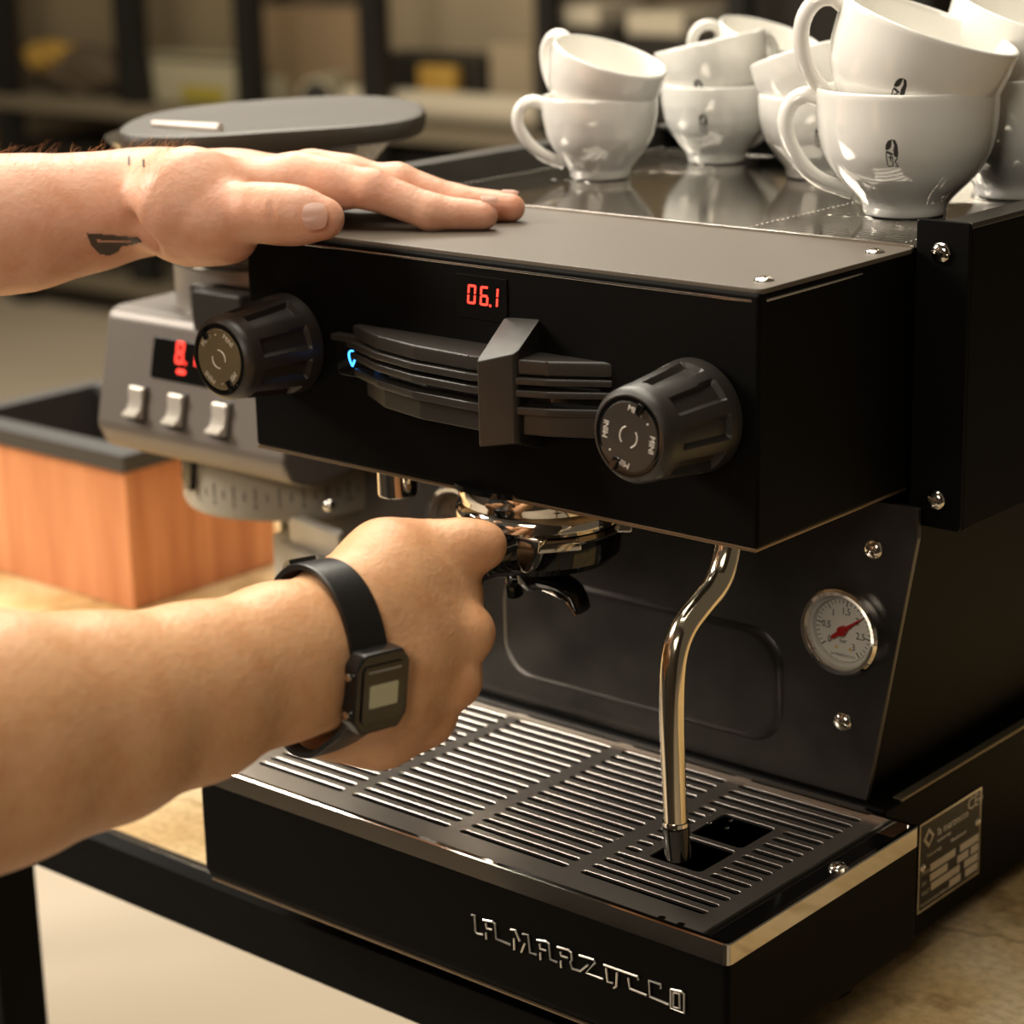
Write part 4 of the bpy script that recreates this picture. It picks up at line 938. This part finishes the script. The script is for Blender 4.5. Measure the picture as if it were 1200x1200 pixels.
# fingers: out from the knuckles, round behind the handle, tips back against the palm side
for i, m_ in enumerate(mR):
    t = i/3; h0 = np.array([GX, GY-.085-.024*i, hz-.004-.0015*i])      # point of the handle this finger holds
    rr = (.0125, .0125, .0118, .0108)[i]
    away = FWD*1.0; dn = -UPV
    p1 = h0+RGT*.020+dn*.014+FWD*.002; p2 = h0+FWD*.025+dn*.004+RGT*.004; p3 = h0+UPV*.018+FWD*.016-RGT*.008
    if i == 0: p1 = h0+RGT*.008+dn*.020+FWD*.004
    f_ = F2.new(); f_.chain([m_, p1, p2, p3], [rr*1.02, rr, rr*.92, rr*.8], .004); F2.union(f_, .003)
    F2.cone(m_, m_*.6+p1*.4, rr, rr, .008)
    g2 = nR*.0015; F2.cone(m_+g2+RGT*.0015, m_+g2+RGT*.0030, .0122-.0006*i, .0118-.0006*i, .005)
V2, Q2 = snet(F2.F, F2.o, F2.h)
#print('arms', len(V1), len(V2))
# ---- rest of the body, outside the picture on the left
eL, eR = Lp['e'], ax_e
cx_, cy_ = -.14, -.66
shL, shR = np.array([-.34, -.62, .50]), np.array([.06, -.68, .48])
F3 = Field([[-.6, -.95, -.9], [.5, -.2, .8]], .06, .007)
F3.F[:] = .1
for sh_, el, r in ((shL, eL, .046), (shR, eR, .0565)):
    F3.chain([sh_, sh_*.4+el*.6, el], [.058, .050, r], .03)
F3.chain([Lp['e'], Lp['f1']*.75+Lp['e']*.25], [.044, .0425], .01)
F3.cone(shL, shR, .060, .060, .05)
for z, rx, r in ((.44, .11, .105), (.30, .09, .115), (.12, .08, .115), (-.08, .08, .118), (-.2, .09, .12)):
    F3.cone([cx_-rx, cy_-.02, z], [cx_+rx, cy_-.02, z], r, r, .07)
for s_ in (-1, 1): F3.chain([[cx_+s_*.09, cy_-.02, -.08], [cx_+s_*.10, cy_, -.42], [cx_+s_*.105, cy_-.03, -.83]], [.085, .056, .040], .03); F3.chain([[cx_+s_*.105, cy_-.05, -.865], [cx_+s_*.115, cy_+.11, -.875]], [.032, .025], .02)
F3.chain([[cx_, cy_-.01, .5], [cx_, cy_+.02, .60]], [.062, .056], .04)
F3.chain([[cx_, cy_+.03, .70], [cx_, cy_+.035, .76]], [.078, .082], .02)
F3.chain([[cx_, cy_+.075, .665], [cx_, cy_+.06, .70]], [.040, .058], .03)
F3.chain([[cx_, cy_+.115, .735], [cx_, cy_+.135, .705]], [.009, .014], .012)
for s_ in (-1, 1): F3.cone([cx_+s_*.077, cy_+.025, .70], [cx_+s_*.082, cy_+.018, .725], .012, .014, .006)
for s_ in (-1, 1): F3.cut([cx_+s_*.031, cy_+.125, .735], [cx_+s_*.034, cy_+.125, .735], .013, .012)
F3.cut([cx_-.02, cy_+.127, .665], [cx_+.02, cy_+.127, .665], .0035, .004)
V3, Q3 = snet(F3.F, F3.o, F3.h)
V = np.concatenate([V1, V2, V3]); Q = np.concatenate([Q1, Q2+len(V1), Q3+len(V1)+len(V2)])
me = bpy.data.meshes.new('person'); org = np.array([cx_, cy_, -.2])
me.vertices.add(len(V)); me.vertices.foreach_set('co', (V-org).ravel().astype(np.float32))
me.loops.add(Q.size); me.loops.foreach_set('vertex_index', Q.ravel().astype(np.int32))
me.polygons.add(len(Q)); me.polygons.foreach_set('loop_start', np.arange(0, Q.size, 4, dtype=np.int32))
me.polygons.foreach_set('use_smooth', np.ones(len(Q), bool)); me.update(calc_edges=True)
# skin colour by place; the arms' difference in light is painted in
C = np.tile(np.array([.70, .39, .23]), (len(V), 1)); n1 = len(V1); n12 = n1+len(V2)
C[:n1] = (.72, .40, .275); C[n1:n12] = (.72, .395, .205)
def blot(P, r, col, w_, lo=0, hi=n12):
    d = np.linalg.norm(V[lo:hi]-P, axis=1); a = np.exp(-(d/r)**2)[:, None]*w_; C[lo:hi] = C[lo:hi]*(1-a)+np.array(col)*a
for P, r in ((tip_, .016), (D_(270, 235, 1.24), .012), (D_(455, 208, 1.27), .012), (D_(566, 243, 1.262), .014), (D_(600, 236, 1.293), .014), (D_(215, 230, 1.28), .014)): blot(P, r, (.62, .26, .17), .45, 0, n1)
for P, r in ((D_(572, 640, 1.10), .014), (D_(470, 620, 1.09), .02), (mR[0], .014), (mR[1], .014), (mR[2], .014), (D_(500, 880, 1.09), .02)): blot(P, r, (.60, .27, .15), .40, n1, n12)
# tattoo on the left forearm (flat print in the skin)
def proj(P):
    q = P-CP; z = q@FWD; return 600+FPX*(q@RGT)/z, 600-FPX*(q@UPV)/z, z
tx_, ty_, tz_ = proj(V[:n1])
fr_ = tz_ < 1.285
def inpoly(x, y, poly):
    r_ = np.zeros(len(x), bool); n = len(poly)
    for i in range(n):
        (xa, ya), (xb_, yb_) = poly[i], poly[(i+1) % n]
        r_ ^= ((ya > y) != (yb_ > y)) & (x < (xb_-xa)*(y-ya)/(yb_-ya+1e-9)+xa)
    return r_
from mathutils.bvhtree import BVHTree
BV1 = BVHTree.FromPolygons([tuple(v) for v in V1], [tuple(int(a) for a in q) for q in Q1])
BV2 = BVHTree.FromPolygons([tuple(v) for v in V2], [tuple(int(a) for a in q) for q in Q2])
at = me.color_attributes.new('Col', 'FLOAT_COLOR', 'POINT'); at.data.foreach_set('color', np.c_[C, np.ones(len(C))].ravel().astype(np.float32))
me.materials.append(skin_m)
pe = bpy.data.objects.new('person', me); COL.objects.link(pe); pe.location = org; ORG['person'] = Vector(org)
tag(pe, 'person in a charcoal shirt, left hand flat on the machine, right hand gripping the portafilter', 'person')
sm = pe.modifiers.new('smooth', 'CORRECTIVE_SMOOTH') if False else pe.modifiers.new('smooth', 'SMOOTH'); sm.factor = .5; sm.iterations = 4
# clothing and hair
F4 = Field([[-.62, -.98, -.25], [.45, -.25, .6]], .06, .007); F4.F[:] = .1
F4.cone(shL, shR, .070, .070, .05)
for z, rx, r in ((.44, .115, .115), (.30, .10, .128), (.12, .095, .130), (-.08, .095, .132), (-.2, .10, .134)): F4.cone([cx_-rx, cy_-.02, z], [cx_+rx, cy_-.02, z], r, r, .07)
for sh_, el in ((shL, eL), (shR, eR)): F4.chain([sh_, sh_*.45+el*.55], [.074, .070], .04)
F4.cut([cx_, cy_+.01, .56], [cx_, cy_+.01, .70], .066, .01)
Va, Qa = snet(F4.F, F4.o, F4.h)
def obj_vq(name, V_, Q_, m_, parent):
    me_ = bpy.data.meshes.new(name); me_.from_pydata([tuple(v) for v in V_-np.array(ORG[parent.name])], [], [tuple(int(x) for x in q) for q in Q_]); me_.materials.append(m_)
    me_.polygons.foreach_set('use_smooth', [True]*len(me_.polygons)); o = bpy.data.objects.new(name, me_); COL.objects.link(o); o.parent = parent; return o
obj_vq('shirt', Va, Qa, shirt_m, pe)
F6 = Field([[cx_-.25, cy_-.2, -.9], [cx_+.25, cy_+.2, -.1]], .02, .008); F6.F[:] = .1
F6.cone([cx_-.09, cy_-.02, -.13], [cx_+.09, cy_-.02, -.13], .125, .125, .05)
for s_ in (-1, 1): F6.chain([[cx_+s_*.09, cy_-.02, -.14], [cx_+s_*.10, cy_, -.42], [cx_+s_*.105, cy_-.03, -.80]], [.105, .075, .062], .03)
Vt, Qt = snet(F6.F, F6.o, F6.h); obj_vq('trousers', Vt, Qt, mat('black_denim', (.015, .015, .017), .9), pe)
for s_ in (-1, 1):
    F7 = Field([[cx_+s_*.11-.06, cy_-.12, -.9], [cx_+s_*.11+.06, cy_+.18, -.80]], .01, .006); F7.F[:] = .1; F7.chain([[cx_+s_*.105, cy_-.055, -.858], [cx_+s_*.117, cy_+.12, -.866]], [.042, .034], .02); F7.cone([cx_+s_*.105, cy_-.04, -.83], [cx_+s_*.105, cy_-.04, -.80], .05, .05, .02)
    Vs, Qs = snet(F7.F, F7.o, F7.h); Vs[:, 2] = np.maximum(Vs[:, 2], -.8995); obj_vq('shoe', Vs, Qs, mat('black_leather', (.01, .009, .008), .4), pe)
F5 = Field([[cx_-.12, cy_-.12, .60], [cx_+.12, cy_+.2, .9]], .02, .005); F5.chain([[cx_, cy_+.005, .72], [cx_, cy_+.02, .785]], [.080, .086], .02); F5.cut([cx_, cy_+.16, .60], [cx_, cy_+.14, .745], .085, .01)
Vh, Qh = snet(F5.F, F5.o, F5.h); obj_vq('hair', Vh, Qh, hair_m, pe)
# tattoo: flat print lying on the skin of the left forearm
mb = MB(); gv = {}; st = 1.25
def tpt(i, j):
    if (i, j) not in gv:
        h_ = BV1.ray_cast(Vector(CP), Vector(ray(95+i*st, 180+j*st)).normalized()); gv[i, j] = mb.bm.verts.new(h_[0]+h_[1]*(.0005 if h_[1].dot(Vector(FWD)) < 0 else -.0005)) if h_[0] is not None else None
    return gv[i, j]
for i in range(64):
    for j in range(98):
        x, y = np.array([95+(i+.5)*st]), np.array([180+(j+.5)*st])
        ins = inpoly(x, y, [(101, 273), (128, 275), (163, 278), (167, 283), (150, 287), (142, 288), (138, 294), (128, 299), (116, 297), (107, 288)])[0] and not inpoly(x, y, [(113, 280.5), (154, 281.5), (154, 284), (114, 284)])[0]
        ins = ins or (abs(x[0]-151) < 1.5 and abs(y[0]-189) < 5) or (abs(x[0]-169) < 1.5 and abs(y[0]-192) < 4)
        if ins:
            V_ = [tpt(i, j), tpt(i+1, j), tpt(i+1, j+1), tpt(i, j+1)]
            if all(V_): mb.bm.faces.new(V_)
tag(mb.build('tattoo', mat('dark_tattoo_ink', (.075, .055, .04), .5), pe), 'dark boat shaped tattoo and small dashes on the forearm', kind='stuff')
# nails
def nail(px, py, d, w_, l, rot, nrm=None, name='fingernail'):
    c_ = Vector(D_(px, py, d)); n = Vector(nrm if nrm is not None else n2c).normalized(); ux = Vector(RGT)*math.cos(rot)+Vector(UPV)*math.sin(rot); ux = (ux-n*ux.dot(n)).normalized(); uy = n.cross(ux)
    mb = MB(); G = []
    for i in range(9):
        row = []
        for j in range(9):
            u = i/4-1; v = j/4-1; x = u*math.sqrt(1-v*v*.38); y = v*math.sqrt(1-u*u*.38)
            row.append(mb.bm.verts.new(c_+ux*(x*l)+uy*(y*w_)+n*(.0016-.0022*y*y-.0010*max(0, x)**2)))
        G.append(row)
    for i in range(8):
        for j in range(8): mb.bm.faces.new((G[i][j], G[i+1][j], G[i+1][j+1], G[i][j+1]))
    bmesh.ops.solidify(mb.bm, geom=list(mb.bm.faces), thickness=.0005)
    mb.build(name, nail_m, pe)
nn_ = np.array(n2c)*.86+np.array([0, 0, 1])*.35
nail(369, 253, 1.2228, .0076, .0068, .05, np.array(n2c)*.98+np.array([0, 0, 1])*.12)
nail(574, 234, 1.2675, .0040, .0050, -.15, np.array(n2c)*.45+np.array([0, 0, 1])*.9)
nail(598, 226, 1.300, .0038, .0048, -.15, np.array(n2c)*.35+np.array([0, 0, 1])*.9)
# fine hairs on the back of the left forearm
mb = MB(); nrms = None
sel = np.where((ty_ < 205) & (tx_ > -60) & (tx_ < 215) & (V[:n1, 2] > Lp['f3'][2]+.018))[0]
for i in rng.choice(sel, 260, replace=False) if len(sel) > 260 else sel:
    p = Vector(V[i]); L = random.uniform(.003, .010); d_ = Vector((0, 0, 1))*random.uniform(.3, 1)+Vector(RGT)*random.uniform(-.2, 1.0)+Vector(FWD)*random.uniform(-.5, .5); d_.normalize()
    mb.tube([p-d_*.001, p+d_*L*.5, p+d_*L+Vector(RGT)*L*.3], [.00007, .00006, .00002], 3)
tag(mb.build('arm_hair', mat('pale_arm_hair', (.55, .33, .17), .5), pe), None, None, None, 'stuff')

# ------------------------------------------------------------------ wrist watch
wc = np.array(arm[-1][0])*.62+np.array(arm[-2][0])*.38+axd*.004
ww = empty('wrist_watch', tuple(wc), 'black digital watch with a grey display worn on the right wrist', 'watch')
def wrad(phi):
    d_ = Vector(nR*math.cos(phi)+uR*math.sin(phi)); h_ = BV2.ray_cast(Vector(wc)+d_*.09, -d_); return (h_[0]-Vector(wc)).length if h_[0] is not None else .03
WR = np.array([wrad(2*PI*k/72) for k in range(72)]); WR = np.minimum(WR, .05)
for _ in range(6): WR = (np.roll(WR, 1)+WR+np.roll(WR, -1))/3
def wr_(phi): q = (phi/(2*PI)*72) % 72; k = int(q); return WR[k % 72]*(1-q+k)+WR[(k+1) % 72]*(q-k)
def wpt(phi, e, along): d_ = Vector(nR*math.cos(phi)+uR*math.sin(phi)); return Vector(wc)+d_*(wr_(phi)+.0022+e)+Vector(axd)*along
def band(p0, p1, n, e0, e1, wf, closed=False):
    mb = MB(); R = []
    for k in range(n):
        phi = p0+(p1-p0)*k/(n-1); w_ = wf(k/(n-1))
        R.append([wpt(phi, e0, -w_), wpt(phi, e0, w_), wpt(phi, e1-.0004, w_), wpt(phi, e1, w_*.9), wpt(phi, e1, -w_*.9), wpt(phi, e1-.0004, -w_)])
    return mb.rings(R)
PC = math.radians(-34)
band(PC+.25, PC+PI*1.0, 40, -.0012, .0018, lambda t: .0110-.002*t).build('strap', strap_m, ww)
band(PC-.25, PC-PI*1.0, 40, -.0012, .0018, lambda t: .0110-.002*t).build('strap', strap_m, ww)
mb = MB(); R = []
for k in range(12):
    t = k/11; phi = math.radians(96)+t*.55; R.append([wpt(phi, .002+.006*t, -.008*(1-.4*t)+.01*t), wpt(phi, .002+.006*t, .008*(1-.4*t)+.01*t), wpt(phi, .0042+.006*t, .008*(1-.4*t)+.01*t), wpt(phi, .0042+.006*t, -.008*(1-.4*t)+.01*t)])
mb.rings(R).build('strap_end', strap_m, ww)
cV = (wpt(PC-.3, 0, 0)-wpt(PC+.3, 0, 0)).normalized(); cU = Vector(axd); cU = (cU-cV*cU.dot(cV)).normalized(); cN = cU.cross(cV); cN = cN if cN.dot(Vector(nR)) > 0 else -cN; cV = cN.cross(cU); cc_ = wpt(PC, .0005, .001)
MC = Matrix(((cU[0], cV[0], cN[0], cc_[0]), (cU[1], cV[1], cN[1], cc_[1]), (cU[2], cV[2], cN[2], cc_[2]), (0, 0, 0, 1)))
fr3 = lambda u, v, w_: MC @ Vector((u, v, w_))
cs = MB().prism([(-.0165, -.013), (-.0115, -.0195), (.0115, -.0195), (.0165, -.013), (.0165, .013), (.0115, .0195), (-.0115, .0195), (-.0165, .013)], -.003, .0065, fr3, bev=.0016).build('case', mat('black_resin_case', (.010, .009, .009), .25), ww)
MB().prism(rrect(-.0125, -.014, .0125, .014, .003), .0062, .0075, fr3, bev=.0004).build('watch_glass', glossb, cs)
MB().prism(rrect(-.0085, -.0065, .0085, .0045, .0008), .0073, .0078, fr3).build('lcd_display', lcd_m, cs)
MB().prism(rrect(-.0100, .0105, .010, .0116, .0004), .0073, .0078, fr3).build('trim_line', mat('grey_trim', (.25, .24, .22), .4), cs)
MB().cyl(fr3(-.0165, .009, .0025), fr3(-.0182, .009, .0025), .0018, n=12).build('button', chrome, cs)
MB().cyl(fr3(-.0165, -.009, .0025), fr3(-.0182, -.009, .0025), .0018, n=12).build('button', chrome, cs)
